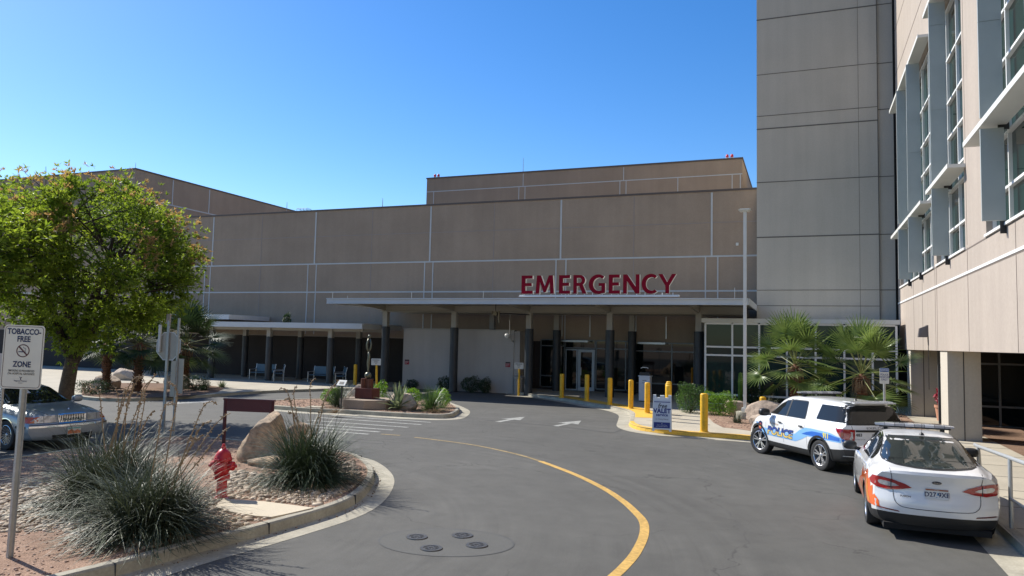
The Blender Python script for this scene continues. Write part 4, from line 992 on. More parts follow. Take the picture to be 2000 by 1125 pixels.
stones('gravel',[offset_path(MDs,.2,True)],1500,.015,.03,MZ,5,M_peb2,'loose reddish gravel over the median')
stones('gravel',[BDs],1200,.015,.03,.156,6,M_peb2,'loose reddish gravel in front of the glass lobby')
# litter along the gutter
stones('gutter_litter',[offset_path(GUT[8:44],-.03)+offset_path(GUT[8:44],-.12)[::-1]],380,.006,.016,.02,8,stonemat('litter',(.06,.04,.025),(.22,.13,.08),(.3,.2,.13)),'dry leaf litter in the gutter of the front island')
# concrete pad by the hydrant
PD=GL([(436,974),(520,980),(612,992),(560,1004),(530,1010),(500,1008),(452,1000),(420,990)],IZ+.03)
b=MB(); b.prism(PD,IZ-.05,IZ+.035); o=b.build('hydrant_pad',mat('w_pad',(.52,.45,.33),.85,var=.08,vs=1,fine=.06,fs=30),None); tag(o,'pale concrete pad at the foot of the red hydrant','concrete pad')
# ================================================================= plants
L_yucca=leafmat('leaf_grey_green',(.030,.040,.022),(.105,.125,.07),.08,.52,5.)
L_yucca2=leafmat('leaf_dark_green',(.02,.035,.016),(.075,.105,.05),.08,.5,5.)
L_dry=leafmat('leaf_dry',(.30,.22,.12),(.20,.13,.07),.1,.7,3.)
L_stalk=mat('stalk_tan',(.30,.21,.12),.7,var=.25,vs=6)
L_tree=leafmat('leaf_tree',(.085,.140,.020),(.27,.33,.055),.55,.45,.9)
L_new=leafmat('leaf_orange',(.30,.17,.08),(.38,.27,.11),.45,.45,1.5)
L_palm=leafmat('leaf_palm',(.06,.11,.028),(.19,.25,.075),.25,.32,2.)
L_palmshade=leafmat('leaf_palm_shaded',(.02,.04,.015),(.05,.08,.026),.15,.55,2.)  # palm leaf with shade put into its greens, for the left palms
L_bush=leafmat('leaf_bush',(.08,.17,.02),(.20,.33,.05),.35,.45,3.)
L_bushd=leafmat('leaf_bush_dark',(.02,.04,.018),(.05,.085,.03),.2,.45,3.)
L_agave=leafmat('leaf_agave',(.12,.17,.09),(.30,.33,.18),.15,.4,2.)
M_bark=mat('bark',(.11,.08,.055),.95,var=.3,vs=6,fine=.3,fs=25,bump=1.0,bs=18)
M_bark2=mat('bark_twig',(.055,.04,.03),.9,var=.2,vs=8)
M_pbark=mat('palm_trunk',(.16,.075,.04),.95,var=.4,vs=9,fine=.3,fs=30,bump=1.0,bs=25)
rng=np.random.default_rng(7)
def blades(mb,n,seed,r0,L0,L1,w_,el0,el1,droop,mi=0,seg=7,azr=None,zb=0.):
    rnd=random.Random(seed)
    for _ in range(n):
        az=rnd.uniform(0,6.283) if azr is None else rnd.uniform(*azr); rr=r0*math.sqrt(rnd.random()); a2=rnd.uniform(0,6.283)
        x,y,z=rr*math.cos(a2),rr*math.sin(a2),zb
        u=rnd.random(); el=el0+(el1-el0)*u; L=rnd.uniform(L0,L1); k=droop*rnd.uniform(.6,1.35)*(1.15-.4*u)
        wd=w_*rnd.uniform(.7,1.2); ca,sa=math.cos(az),math.sin(az); px_,py_=-sa,ca
        tw=rnd.uniform(-.6,.6)*wd; pts=[]; ds=L/seg; swirl=rnd.uniform(-.25,.25)
        for i in range(seg+1):
            t=i/seg; w2=wd*(1-t**2.2)*.5+.0008
            pts.append((x-px_*w2,y-py_*w2,z+tw*(1-t)*.5)); pts.append((x+px_*w2,y+py_*w2,z-tw*(1-t)*.5))
            e=el-k*t*1.9; x+=ds*math.cos(e)*math.cos(az+swirl*t); y+=ds*math.cos(e)*math.sin(az+swirl*t); z+=ds*math.sin(e)
            if z<.015: z=.015+rnd.random()*.01
        mb.add(pts,[(2*i,2*i+1,2*i+3,2*i+2) for i in range(seg)],mi)
def stalk(o,seed,base,L,lean,az,curl,pods=True,lab=None):
    rnd=random.Random(seed); b=MB(); p=Vector(base); d=Vector((math.cos(az)*math.sin(lean),math.sin(az)*math.sin(lean),math.cos(lean))); pts=[p.copy()]; n=16; ax=Vector((-math.sin(az),math.cos(az),0))
    for i in range(n):
        t=i/n; ang=curl*(max(0,t-.72)/.28)*.55+.02*rnd.gauss(0,1)
        d=(Matrix.Rotation(ang,3,ax)@d).normalized(); p=p+d*(L/n*(.6 if t>.75 and abs(curl)>.5 else 1)); pts.append(p.copy())
    b.tube(pts,[.0115*(1-.55*i/n)+.001 for i in range(n+1)],5)
    if pods:
        for i in range(int(n*.62),n):
            for q in range(5):
                c=pts[i].lerp(pts[i+1],rnd.random()); dd=Vector((rnd.gauss(0,1),rnd.gauss(0,1),rnd.gauss(0,1))).normalized(); e=c+dd*rnd.uniform(.015,.04); r=rnd.uniform(.006,.013)
                b.tube([c,e,e+dd*.012],[.0018,r,r*.3],4)
    b.build('flower_stalk',L_stalk,o)
def clump(px,py,label,n,seed,R_,L0,L1,stalks,leaf,w_=.015,el=(R(6),R(88)),droop=.80):
    x,y=G(px,py,IZ); o=thing('red_yucca',(x,y,IZ-.02),label,'plant','long-leaved clumps on the front island')
    b=MB(); blades(b,n,seed,R_,L0,L1,w_,el[0],el[1],droop); blades(b,n//14,seed+1,R_*1.1,L0*.6,L1*.7,w_,R(0),R(40),.7,mi=1); b.build('foliage',[leaf,L_dry],o)
    rnd=random.Random(seed+5)
    for s in stalks: stalk(o,rnd.randint(0,9999),(rnd.uniform(-.2,.2),rnd.uniform(-.2,.2),.2),*s)
    return o
# image-right is about (+.93,+.36) in plan
ar=math.atan2(.36,.93)
clump(218,988,'largest long-leaved clump on the island, the left one beside the tobacco-free sign',3000,11,.52,.95,1.70,
  [(2.05,R(4),ar+2.9,2.2),(1.75,R(3),ar+.2,-.4),(2.0,R(7),ar,1.2),(2.2,R(9),ar+.1,.8),(1.9,R(12),ar-.1,-.6),(2.15,R(5),ar+.4,1.8),(2.35,R(11),ar+.2,2.6),(2.1,R(15),ar+.2,.4),(1.95,R(2),ar,2.4),(1.6,R(18),ar+.3,.6)],L_yucca)
clump(293,1042,'long-leaved clump at the kerb of the island, drooping over it left of the hydrant',2600,12,.46,.85,1.50,
  [(2.0,R(5),ar+.1,2.8),(1.8,R(24),ar-.1,1.0),(1.9,R(34),ar+.05,.5),(2.2,R(9),ar+.3,-1.5),(1.7,R(40),ar+.2,.3),(2.1,R(20),ar,2.0),(1.5,R(28),ar+.5,.8)],L_yucca)
clump(600,942,'dark green long-leaved clump at the rounded end of the island beside the boulder',3000,13,.42,.85,1.75,
  [(1.9,R(6),ar+3.0,1.4),(1.85,R(4),ar+3.1,-.8),(1.7,R(10),ar+2.9,2.2),(2.0,R(3),ar,1.0),(1.75,R(12),ar+.1,.5),(1.5,R(30),ar+3.2,1.8),(1.95,R(14),ar+.1,.4)],L_yucca2,w_=.013)
def yucca(px,py,z,label,n,L0,L1,seed,leaf,w_=.016,droop=.35,el=(R(5),R(88)),grp=None):
    x,y=G(px,py,z); o=thing('yucca',(x,y,z-.02),label,'plant',grp); b=MB(); blades(b,n,seed,.12,L0,L1,w_,el[0],el[1],droop,seg=5); b.build('foliage',leaf,o); return o
yucca(662,795,MZ,'tall spiky grey-green yucca at the left end of the median',420,.8,1.30,21,L_yucca2)
yucca(842,802,MZ,'tall spiky green yucca at the right end of the median',480,.8,1.25,22,leafmat('leaf_yucca_green',(.05,.095,.03),(.13,.19,.07),.2,.35,2.),w_=.02)
yucca(850,806,MZ,'low dry grass tuft below the right yucca on the median',160,.3,.6,27,L_dry,w_=.012,droop=.8,el=(R(0),R(60)))
yucca(655,806,MZ,'low dry grass tuft below the left yucca on the median',130,.25,.5,28,L_dry,w_=.012,droop=.8,el=(R(0),R(60)))
yucca(433,756,.13,'small dry spiky tuft at the end of the shaded planting bed',170,.3,.55,23,L_agave)
yucca(398,762,.13,'spiky green tuft in the shaded planting bed beside the road signs',200,.4,.75,24,L_yucca)
yucca(1440,826,ZP,'small wispy grass tuft left of the light pole',150,.35,.7,25,L_yucca,w_=.014,droop=.6)
yucca(1500,812,ZP,'wispy grass clump behind the short yellow bollard',260,.7,1.15,26,L_yucca,w_=.014)
yucca(1735,812,ZP,'grassy clump behind the police car under the white sign',220,.6,1.0,29,L_yucca2,w_=.014)
def agave(px,py,z,label,s,seed):
    x,y=G(px,py,z); o=thing('agave',(x,y,z),label,'agave'); rnd=random.Random(seed); b=MB()
    for k in range(34):
        az=k*2.4; el=R(15+70*(k/34)); L=s*rnd.uniform(.75,1.05); w_=.075*s; ca,sa=math.cos(az),math.sin(az); pts=[]; xx=zz=0.; bend=0 if el>R(50) else R(35)
        for i in range(6):
            t=i/5; e=el-bend*t; ww=w_*(1-t**1.8)*(.75+.5*math.sin(t*2.5)); 
            pts+= [(xx*ca+sa*ww,xx*sa-ca*ww,zz+ww*.35),(xx*ca,xx*sa,zz),(xx*ca-sa*ww,xx*sa+ca*ww,zz+ww*.35)]
            xx+=L/5*math.cos(e); zz+=L/5*math.sin(e)
        fs=[]
        for i in range(5): fs+=[(3*i,3*i+1,3*i+4,3*i+3),(3*i+1,3*i+2,3*i+5,3*i+4)]
        b.add(pts,fs)
    b.build('leaves',L_agave,o); return o
agave(778,800,MZ,'upright pale agave between the sculpture and the right yucca',1.15,3)
def leafcloud(mb,c,rad,n,size,seed,mi=0,shell=.55,asp=.45,flat=.0):
    r=np.random.default_rng(seed); d=r.normal(size=(n,3)); d/=np.linalg.norm(d,axis=1)[:,None]
    rr=(shell+(1-shell)*r.random(n)**.6); lob=1+.16*np.sin(d[:,0]*4+seed)+.14*np.sin(d[:,1]*5+seed*2)+.1*np.sin(d[:,2]*6+d[:,0]*5)
    p=np.array(c)+d*np.array(rad)*(rr*lob)[:,None]
    a=d+r.normal(size=(n,3))*.8; a/=np.linalg.norm(a,axis=1)[:,None]; u=np.cross(a,r.normal(size=(n,3))); u/=np.linalg.norm(u,axis=1)[:,None]
    s=size*(.6+.8*r.random(n))[:,None]; q0=p-a*s*.5; q2=p+a*s*.5; q1=p+u*s*asp*.5; q3=p-u*s*asp*.5
    V=np.stack([q0,q1,q2,q3],1).reshape(-1,3); o=len(mb.v); mb.v+=[tuple(t) for t in V.tolist()]; mb.f+=[(o+4*i,o+4*i+1,o+4*i+2,o+4*i+3) for i in range(n)]; mb.m+=[mi]*n
def shrub(px,py,z,label,rad,leaf,seed,n=900,size=.07,Y=None,grp=None):
    x,y=G(px,py,z)
    if Y: x,y=ON_Y(px,py,Y)[0],Y
    o=thing('shrub',(x,y,z),label,'shrub',grp); b=MB(); leafcloud(b,(0,0,rad[2]*.95),rad,int(n*2.6),size*.85,seed); 
    b.build('foliage',leaf,o)
    b=MB(); rnd=random.Random(seed)
    for k in range(7):
        a=rnd.uniform(0,6.28); b.tube([(0,0,0),(rad[0]*.3*math.cos(a),rad[1]*.3*math.sin(a),rad[2]*.7),(rad[0]*.6*math.cos(a),rad[1]*.6*math.sin(a),rad[2]*1.4)],[.02,.014,.006],5)
    b.build('stem',M_bark2,o); return o
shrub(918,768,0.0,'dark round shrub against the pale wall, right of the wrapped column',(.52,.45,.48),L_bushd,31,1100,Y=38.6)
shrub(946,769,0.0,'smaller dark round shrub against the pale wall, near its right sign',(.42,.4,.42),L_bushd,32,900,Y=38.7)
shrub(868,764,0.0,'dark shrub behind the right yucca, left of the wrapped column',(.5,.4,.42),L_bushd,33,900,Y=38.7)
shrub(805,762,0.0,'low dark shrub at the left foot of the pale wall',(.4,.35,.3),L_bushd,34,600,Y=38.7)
shrub(1349,806,ZP,'dark green rounded shrub at the left corner of the glass lobby',(.62,.55,.62),leafmat('leaf_bush_mid',(.035,.075,.02),(.09,.16,.04),.3,.4,3.),35,1500)
shrub(1404,811,ZP,'bright green rounded shrub in front of the glass lobby',(.62,.52,.50),L_bush,36,1500)
shrub(648,789,MZ,'bright green bush at the left end of the median',(.42,.35,.36),L_bush,37,800)
shrub(740,786,MZ,'bright green bush behind the sculpture block',(.42,.3,.45),L_bush,38,800)
shrub(862,796,MZ,'bright green bush beside the right yucca on the median',(.45,.4,.38),L_bush,39,800)
shrub(806,790,MZ,'yellow-green bush behind the flat-faced rock on the median',(.45,.35,.36),L_bush,40,700)
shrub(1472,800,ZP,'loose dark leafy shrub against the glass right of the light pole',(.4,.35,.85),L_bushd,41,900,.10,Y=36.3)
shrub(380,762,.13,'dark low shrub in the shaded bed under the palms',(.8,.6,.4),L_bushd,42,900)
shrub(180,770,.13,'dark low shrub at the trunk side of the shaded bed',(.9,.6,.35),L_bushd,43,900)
# slim column cactus in front of the glass
x,y=ON_Y(1446,780,36.2)[0],36.2; o=thing('column_cactus',(x,y,ZP),'slim yellow-green column cactus against the glass lobby','cactus')
b=MB(); n=12; prof=[(0,.10),(.5,.12),(1.3,.115),(1.55,.08),(1.6,.01)]
for h,r_ in prof: b.v+=[((r_*(1 if k%2 else .78))*math.cos(2*math.pi*k/n),(r_*(1 if k%2 else .78))*math.sin(2*math.pi*k/n),h) for k in range(n)]
for i in range(len(prof)-1):
    for k in range(n): b.f.append((i*n+k,i*n+(k+1)%n,(i+1)*n+(k+1)%n,(i+1)*n+k)); b.m.append(0)
b.build('stem',L_bush,o)
x,y=G(608,640,0)[0],0
o=shrub(560,628,3.62,'small dark treetop sprig above the walkway canopy',(.28,.25,.42),L_bushd,44,350,.1,Y=39.6)
x,y=ON_Y(1841,800,34.5)[0],34.5; o=thing('flower_pot',(x,y,ZP),'terracotta pot with dark red flowers between the two piers','flower pot')
MB().lathe([(0,0),(.2,0),(.27,.5),(.3,.52),(.3,.62),(.26,.62),(.24,.55),(0,.55)],n=20).build('pot',mat('terracotta',(.45,.22,.14),.8,var=.1),o,auto=40)
b=MB(); leafcloud(b,(0,0,.95),(.33,.33,.42),350,.12,8); b.build('flowers',leafmat('flower_red',(.20,.02,.03),(.35,.03,.06),.2,.5,3.),o)
# ---------------------------------------------------------------- fan palms
def fan(mb,base,d,pet,size,rnd,nl=24,mi=0,mp=1):
    """one fan frond: petiole then a pleated fan of blades with drooping split tips"""
    d=d.normalized(); up=Vector((0,0,1)); side=d.cross(up)
    side=side.normalized() if side.length>1e-3 else Vector((1,0,0)); 
    p=Vector(base); pts=[p.copy()]; dd=d.copy()
    for i in range(5):
        dd=(dd-up*.035*(1-abs(d.z))).normalized(); p=p+dd*pet/5; pts.append(p.copy())
    mb.tube(pts,[.022,.019,.016,.014,.012,.010],5,mp)
    nrm=side.cross(dd).normalized()
    side=(Matrix.Rotation(rnd.uniform(-.5,.5),3,dd)@side); nrm=side.cross(dd).normalized()
    for k in range(nl):
        a=R(-118+236*k/(nl-1)); L=size*(.72+.28*math.cos(a*.62))*rnd.uniform(.9,1.06)
        e=(dd*math.cos(a)+side*math.sin(a)).normalized(); perp=nrm.cross(e).normalized()
        fold=.012; q=p.copy(); seg=6; ev=e.copy(); P_=[]; dr=rnd.uniform(.15,.9)
        for i in range(seg+1):
            t=i/seg; w_=size*(.058*math.sin(min(1,t*2.2)*math.pi/2)*(1-max(0,(t-.45)/.55)**1.2)+.002)
            z_=nrm*(.018*(1 if i else 0)*(1-t))
            P_+=[q-perp*w_*.5+z_,q,q+perp*w_*.5+z_]
            if t>.35: ev=(ev-up*.16*dr*(t-.35)).normalized()
            q=q+ev*L/seg
        fs=[]
        for i in range(seg): fs+=[(3*i,3*i+1,3*i+4,3*i+3),(3*i+1,3*i+2,3*i+5,3*i+4)]
        mb.add(P_,fs,mi)
def palm(x,y,z,trunk,size,pet,label,leaf,seed,nf=26,grp=None,rt=.17,elmin=-38):
    rnd=random.Random(seed); o=thing('fan_palm',(x,y,z),label,'palm',grp)
    b=MB(); pr=[(rt*1.15,-.02)]
    h=0
    while h<trunk: pr+=[(rt*rnd.uniform(.9,1.0),h),(rt*rnd.uniform(1.12,1.3),h+.06)]; h+=.09
    pr+=[(rt*.7,trunk+.1),(0,trunk+.25)]; b.lathe(pr,n=16)
    for k in range(110):   # leaf-base stubs
        a=rnd.uniform(0,6.28); hh=rnd.uniform(.1,trunk); c=Vector((math.cos(a)*rt,math.sin(a)*rt,hh)); b.tube([c,c+Vector((math.cos(a)*.09,math.sin(a)*.09,.12))],[.03,.008],4)
    b.build('trunk',M_pbark,o)
    for k in range(nf):
        f=k/(nf-1); az=k*2.399+rnd.uniform(-.2,.2); el=R(elmin+(88-elmin)*f**.85+rnd.uniform(-6,6)); d=Vector((math.cos(az)*math.cos(el),math.sin(az)*math.cos(el),math.sin(el)))
        b=MB(); fan(b,(0,0,trunk+.05+.1*f),d,pet*rnd.uniform(.85,1.1),size*rnd.uniform(.88,1.05),rnd)
        b.build('frond',[leaf,M_ps],o)
    b=MB()   # hanging dead skirt
    for k in range(60):
        a=rnd.uniform(0,6.28); c=Vector((math.cos(a)*rt,math.sin(a)*rt,trunk-rnd.uniform(-.05,.25))); b.tube([c,c+Vector((math.cos(a)*.12,math.sin(a)*.12,-.1)),c+Vector((math.cos(a)*.16,math.sin(a)*.16,-.4))],[.012,.02,.004],4)
    b.build('dead_skirt',L_dry,o)
M_ps=mat('palm_petiole',(.20,.22,.07),.5,var=.1)
x=ON_Y(1553,700,33.0)[0]; palm(x,33.0,ZP,1.95,1.05,1.36,'left one of the two fan palms in front of the glass lobby',L_palm,51,30,'fan palms by the glass lobby')
x=ON_Y(1682,700,31.6)[0]; palm(x,31.6,ZP,1.70,1.02,1.34,'right one of the two fan palms, behind the police car roof',L_palm,52,30,'fan palms by the glass lobby')
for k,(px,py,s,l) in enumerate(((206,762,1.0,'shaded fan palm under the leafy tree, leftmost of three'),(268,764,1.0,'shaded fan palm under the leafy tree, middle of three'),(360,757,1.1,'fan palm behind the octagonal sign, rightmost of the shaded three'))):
    x,y=G(px,py,.13); palm(x,y,.13,2.2,1.15*s,1.15*s,l,L_palmshade,60+k,28,'fan palms in the shaded bed')
# ---------------------------------------------------------------- leafy tree
def tree(loc,label,crown_c,rad,tr_r,seed,nclump,leaves,lsize,orange=True,trunk_top=None,only=None,limbs=12):
    rnd=random.Random(seed); o=thing('leafy_tree',loc,label,'tree')
    c=Vector(crown_c); tt=Vector(trunk_top or (.25,0,2.1))
    bt=MB(); path=[(0,0,-.05),(.03,0,.35),(.05,.02,1.1),tuple(tt)]; bt.tube(path,[tr_r*1.35,tr_r*1.05,tr_r*.92,tr_r*.8],14); bt.build('trunk',M_bark,o,smooth=True)
    tips=[]; bb=MB()
    def bez(p,q,sag,n=6):
        m_=p.lerp(q,.5)+Vector((rnd.uniform(-1,1),rnd.uniform(-1,1),sag))*(q-p).length*.12
        return [(p*(1-t)**2+m_*2*t*(1-t)+q*t*t) for t in [i/n for i in range(n+1)]]
    for i in range(limbs):
        a=2*math.pi*i/limbs+rnd.uniform(-.3,.3); el=rnd.uniform(-.85,.9)
        d=Vector((math.cos(a)*math.cos(el),math.sin(a)*math.cos(el),math.sin(el))); q=c+Vector((d.x*rad[0],d.y*rad[1],d.z*rad[2]))*.42
        P1=bez(tt-Vector((0,0,rnd.uniform(0,.4))),q,.8); r0=tr_r*.5; bb.tube(P1,[r0*(1-.55*t/6) for t in range(7)],8)
        for j in range(6):
            s=P1[rnd.randint(3,6)]; d2=(d+Vector((rnd.gauss(0,.6),rnd.gauss(0,.6),rnd.gauss(0,.55)))).normalized(); q2=c+Vector((d2.x*rad[0],d2.y*rad[1],d2.z*rad[2]))*rnd.uniform(.62,.78)
            P2=bez(s,q2,.4,5); bb.tube(P2,[.05*(1-.6*t/5) for t in range(6)],6)
            for k in range(4):
                s3=P2[rnd.randint(2,5)]; d3=(d2+Vector((rnd.gauss(0,.38),rnd.gauss(0,.38),rnd.gauss(0,.38)))).normalized(); q3=c+Vector((d3.x*rad[0],d3.y*rad[1],d3.z*rad[2]))*rnd.uniform(.80,1.04)
                P3=bez(s3,q3,.2,4); bb.tube(P3,[.02*(1-.7*t/4) for t in range(5)],4); tips.append((P3,d3))
    bb.build('limbs',M_bark2,o)
    mb=MB(); r=np.random.default_rng(seed); per=leaves//max(1,len(tips))
    P=[];A=[];MI=[]
    for P3,d3 in tips:
        dens=rnd.choice((.3,.7,1,1.25,1.6)); m_=int(per*dens/8); oj=rnd.random()<.62
        for _ in range(m_):
            t=rnd.random()**.6*4; i=min(3,int(t)); s=P3[i].lerp(P3[i+1],t-i)+Vector((rnd.gauss(0,.17),rnd.gauss(0,.17),rnd.gauss(0,.15)))
            out=(s-c); outn=math.sqrt((out.x/rad[0])**2+(out.y/rad[1])**2+(out.z/rad[2])**2)
            og=orange and outn>.86 and (out.z/rad[2])*.75+(out.x/rad[0])*.55>.40 and oj and rnd.random()<.6
            for k in range(8): P.append(s);A.append(d3+Vector((rnd.gauss(0,.9),rnd.gauss(0,.9),rnd.gauss(-.1,.7)))); MI.append(1 if og else 0)
    P=np.array([tuple(p) for p in P]); A=np.array([tuple(a) for a in A]); A/=np.linalg.norm(A,axis=1)[:,None]; n=len(P)
    u=np.cross(A,r.normal(size=(n,3))); u/=np.linalg.norm(u,axis=1)[:,None]; s=lsize*(.6+.8*r.random(n))[:,None]
    q0=P; q2=P+A*s; md=P+A*s*.45; dz=np.cross(A,u)*s*.05; q1=md+u*s*.15+dz; q3=md-u*s*.15+dz
    V=np.stack([q0,q1,q2,q3],1).reshape(-1,3); mb.v=[tuple(t) for t in V.tolist()]; mb.f=[(4*i,4*i+1,4*i+2,4*i+3) for i in range(n)]; mb.m=MI
    mb.build('crown',[L_tree,L_new],o); return o
tx_,ty_=G(123,824,.0)
TD=math.hypot(tx_,ty_)
# crown centre from the picture, at the trunk's depth
cx_,cz_=ON_Y(168,508,ty_+.4)
tree((tx_,ty_,0),'full leafy street tree with orange new growth behind the silver car',(cx_-tx_,.4,cz_),(4.2,3.5,3.25),.25,71,200,112000,.128)
x,y=-24.5,11.3
tree((x,y,0),'nearer tree at the left frame edge, only the tips of its branches in view',(1.9,1.3,4.9),(3.9,3.2,2.6),.25,75,120,26000,.17,orange=False,trunk_top=(.5,.3,2.4))
# ================================================================= vehicles (x forward, y left, z up; origin between the axles on the ground)
def interp(tab,x):
    xs_=[t[0] for t in tab]; return [float(np.interp(x,xs_,[t[k] for t in tab])) for k in range(1,len(tab[0]))]
def chaikin(P,n=2):
    for _ in range(n):
        Q=[P[0]]
        for a,b in zip(P[:-1],P[1:]):
            Q.append(tuple(.75*u+.25*v for u,v in zip(a,b))); Q.append(tuple(.25*u+.75*v for u,v in zip(a,b)))
        Q.append(P[-1]); P=Q
    return P
class Car:
    def __init__(s,tab,rear,front,arches,R_arch,tab_smooth=.05,crease=None):
        """tab rows: x, zb, zt, zbelt, wmax, wbelt, wroof (increasing x)"""
        x0,x1=tab[0][0],tab[-1][0]; N=120; X=np.linspace(x0,x1,N+1)
        cols=[np.interp(X,[t[0] for t in tab],[t[k] for t in tab]) for k in range(1,7)]
        kw=max(1,int(tab_smooth/((x1-x0)/N))); 
        def sm(c):
            pad=np.concatenate([np.full(kw*2,c[0]),c,np.full(kw*2,c[-1])]); ker=np.hanning(kw*2+3); ker/=ker.sum(); return np.convolve(pad,ker,'same')[kw*2:kw*2+len(c)]
        cols=[sm(c) for c in cols]
        secs=[]
        for i in range(N+1):
            zb,zt,zl,wm,wl,wr=[c[i] for c in cols]; x=X[i]; d=min(.085,.5*max(.01,zt-zl))
            zm=zb+(zl-zb)*.50
            P=[(0,zb-.012),(wm-.16,zb),(wm-.075,zb+.03),(wm-.035,zb+.12),(wm-.005,zm-.08),(wm,zm+.05),(wm-.012,zl-.16),(wm-.035,zl-.06),(wl,zl),
               (wl-.01,zl+.012),(wr+(wl-wr)*.5,zl+(zt-d-zl)*.5),(wr+.01,zt-d),(wr-.05,zt-d*.42),(wr-.2,zt-d*.12),(wr*.4,zt-.004),(0,zt)]
            if s.__class__.__name__: pass
            secs.append([(x,)+p for p in chaikin(P,1)])
        K=len(secs[0]); V=[];F=[]
        M_=10
        for sct in secs:
            L=[(x,y,z) for x,y,z in sct]; Rr=[(x,-y,z) for x,y,z in sct[1:-1]][::-1]
            V+=L+Rr
        n=K*2-2
        for i in range(N):
            for k in range(n):
                F.append((i*n+k,i*n+(k+1)%n,(i+1)*n+(k+1)%n,(i+1)*n+k))
        # caps
        for i,flip in ((0,True),(N,False)):
            o=i*n; prev=[o]  # bottom centre
            for k in range(1,K):
                if k<K-1:
                    l=o+k; r=o+n-k; row=[l]
                    pl,pr=V[l],V[r]
                    for q in range(1,M_): t=q/M_; V.append(tuple(a*(1-t)+b*t for a,b in zip(pl,pr))); row.append(len(V)-1)
                    row.append(r)
                else: row=[o+K-1]
                if len(prev)==1 and len(row)>1: fs=[(prev[0],row[q],row[q+1]) for q in range(M_)]
                elif len(row)==1: fs=[(row[0],prev[q+1],prev[q]) for q in range(M_)]
                else: fs=[(prev[q],row[q],row[q+1],prev[q+1]) for q in range(M_)]
                F+= [f[::-1] for f in fs] if flip else fs
                prev=row
        W=max(t[4] for t in tab)
        out=[]
        for x,y,z in V:
            ay=abs(y)/W
            tr=max(0,min(1,(x0+.75-x)/.75)); tf=max(0,min(1,(x-(x1-.9))/.9))
            tr=tr*tr*(3-2*tr); tf=tf*tf*(3-2*tf)
            x+=tr*rear(ay,z)-tf*front(ay,z)
            out.append((x,y,z))
        s.V,s.F=out,F
        me=bpy.data.meshes.new('carbody'); me.from_pydata(out,[],F); 
        bm=bmesh.new(); bm.from_mesh(me); bmesh.ops.remove_doubles(bm,verts=bm.verts,dist=2e-4); bmesh.ops.dissolve_degenerate(bm,dist=1e-5,edges=bm.edges[:]); bmesh.ops.recalc_face_normals(bm,faces=bm.faces); bm.to_mesh(me)
        s.bvh=BVHTree.FromBMesh(bm); bm.free(); s.me=me; s.arches=arches; s.Ra=R_arch; s.W=W
    def body(s,mats,parent,trim=None):
        """cut wheel wells, give them dark lining"""
        o=bpy.data.objects.new('body',s.me); COL.objects.link(o)
        for m_ in mats: s.me.materials.append(m_)
        c=MB()
        for ax,hz in s.arches:
            for sg in (-1,1): 
                n=32; 
                y0,y1=(s.W-.34)*sg,(s.W+.3)*sg
                c.tube([(ax,y0,hz),(ax,y1,hz)],s.Ra,n)
        cm=bpy.data.meshes.new('cut'); cm.from_pydata(c.v,[],c.f); cm.materials.append(mats[0]); cm.materials.append(mats[1]); cm.polygons.foreach_set('material_index',[1]*len(cm.polygons))
        b2=bmesh.new(); b2.from_mesh(cm); bmesh.ops.recalc_face_normals(b2,faces=b2.faces); b2.to_mesh(cm); b2.free()
        co_=bpy.data.objects.new('cut',cm); COL.objects.link(co_)
        md=o.modifiers.new('b','BOOLEAN'); md.operation='DIFFERENCE'; md.object=co_; md.solver='EXACT'
        dg=bpy.context.evaluated_depsgraph_get(); dg.update()
        nm=bpy.data.meshes.new_from_object(o.evaluated_get(dg)); o.modifiers.clear(); o.data=nm; bpy.data.objects.remove(co_)
        nm.name='body'
        if trim:
            nm.materials.append(M_trim)
            for p in nm.polygons:
                if p.material_index==0 and trim(*p.center): p.material_index=2
        for p in nm.polygons: p.use_smooth=True
        nm.set_sharp_from_angle(angle=R(32))
        o.parent=parent; CHILD.setdefault(parent.name,[]).append(o); return o
    def proj(s,u,v,view):
        if view=='left': o_,d=Vector((u,3,v)),Vector((0,-1,0))
        elif view=='right': o_,d=Vector((u,-3,v)),Vector((0,1,0))
        elif view=='rear': o_,d=Vector((-6,u,v)),Vector((1,0,0))
        elif view=='front': o_,d=Vector((6,u,v)),Vector((-1,0,0))
        elif view=='top': o_,d=Vector((u,v,4)),Vector((0,0,-1))
        elif view=='reartop': o_,d=Vector((-4,u,v+2.5)),Vector((1,0,-.5)).normalized()
        elif view=='rearleft':   # u along the diagonal corner, v height
            dirv=Vector((.70,-.72,0)); sd=Vector((.72,.70,0)); c=Vector((s.V[0][0]-1.2,s.W+1.2,0)); o_,d=c+sd*u+Vector((0,0,v)),dirv
        hit,nrm,i,dist=s.bvh.ray_cast(o_,d)
        if hit is None: return None
        if nrm.dot(d)>0: nrm=-nrm
        return hit,nrm
    def decal(s,name,poly,view,off,material,parent,step=.06,verts=None,faces=None,thick=0,smooth=True,flipu=False,curved=False):
        bm=bmesh.new()
        if verts is None:
            if curved: poly=[p[:2] for p in smooth_path([(a,b,0) for a,b in poly],4,True)]
            vs=[bm.verts.new((a,b,0)) for a,b in poly]; bm.faces.new(vs)
        else:
            vs=[bm.verts.new((a,b,0)) for a,b in verts]
            for f in faces:
                try: bm.faces.new([vs[i] for i in f])
                except ValueError: pass
        bmesh.ops.triangulate(bm,faces=bm.faces[:])
        xs_=[v.co.x for v in bm.verts]; ys_=[v.co.y for v in bm.verts]
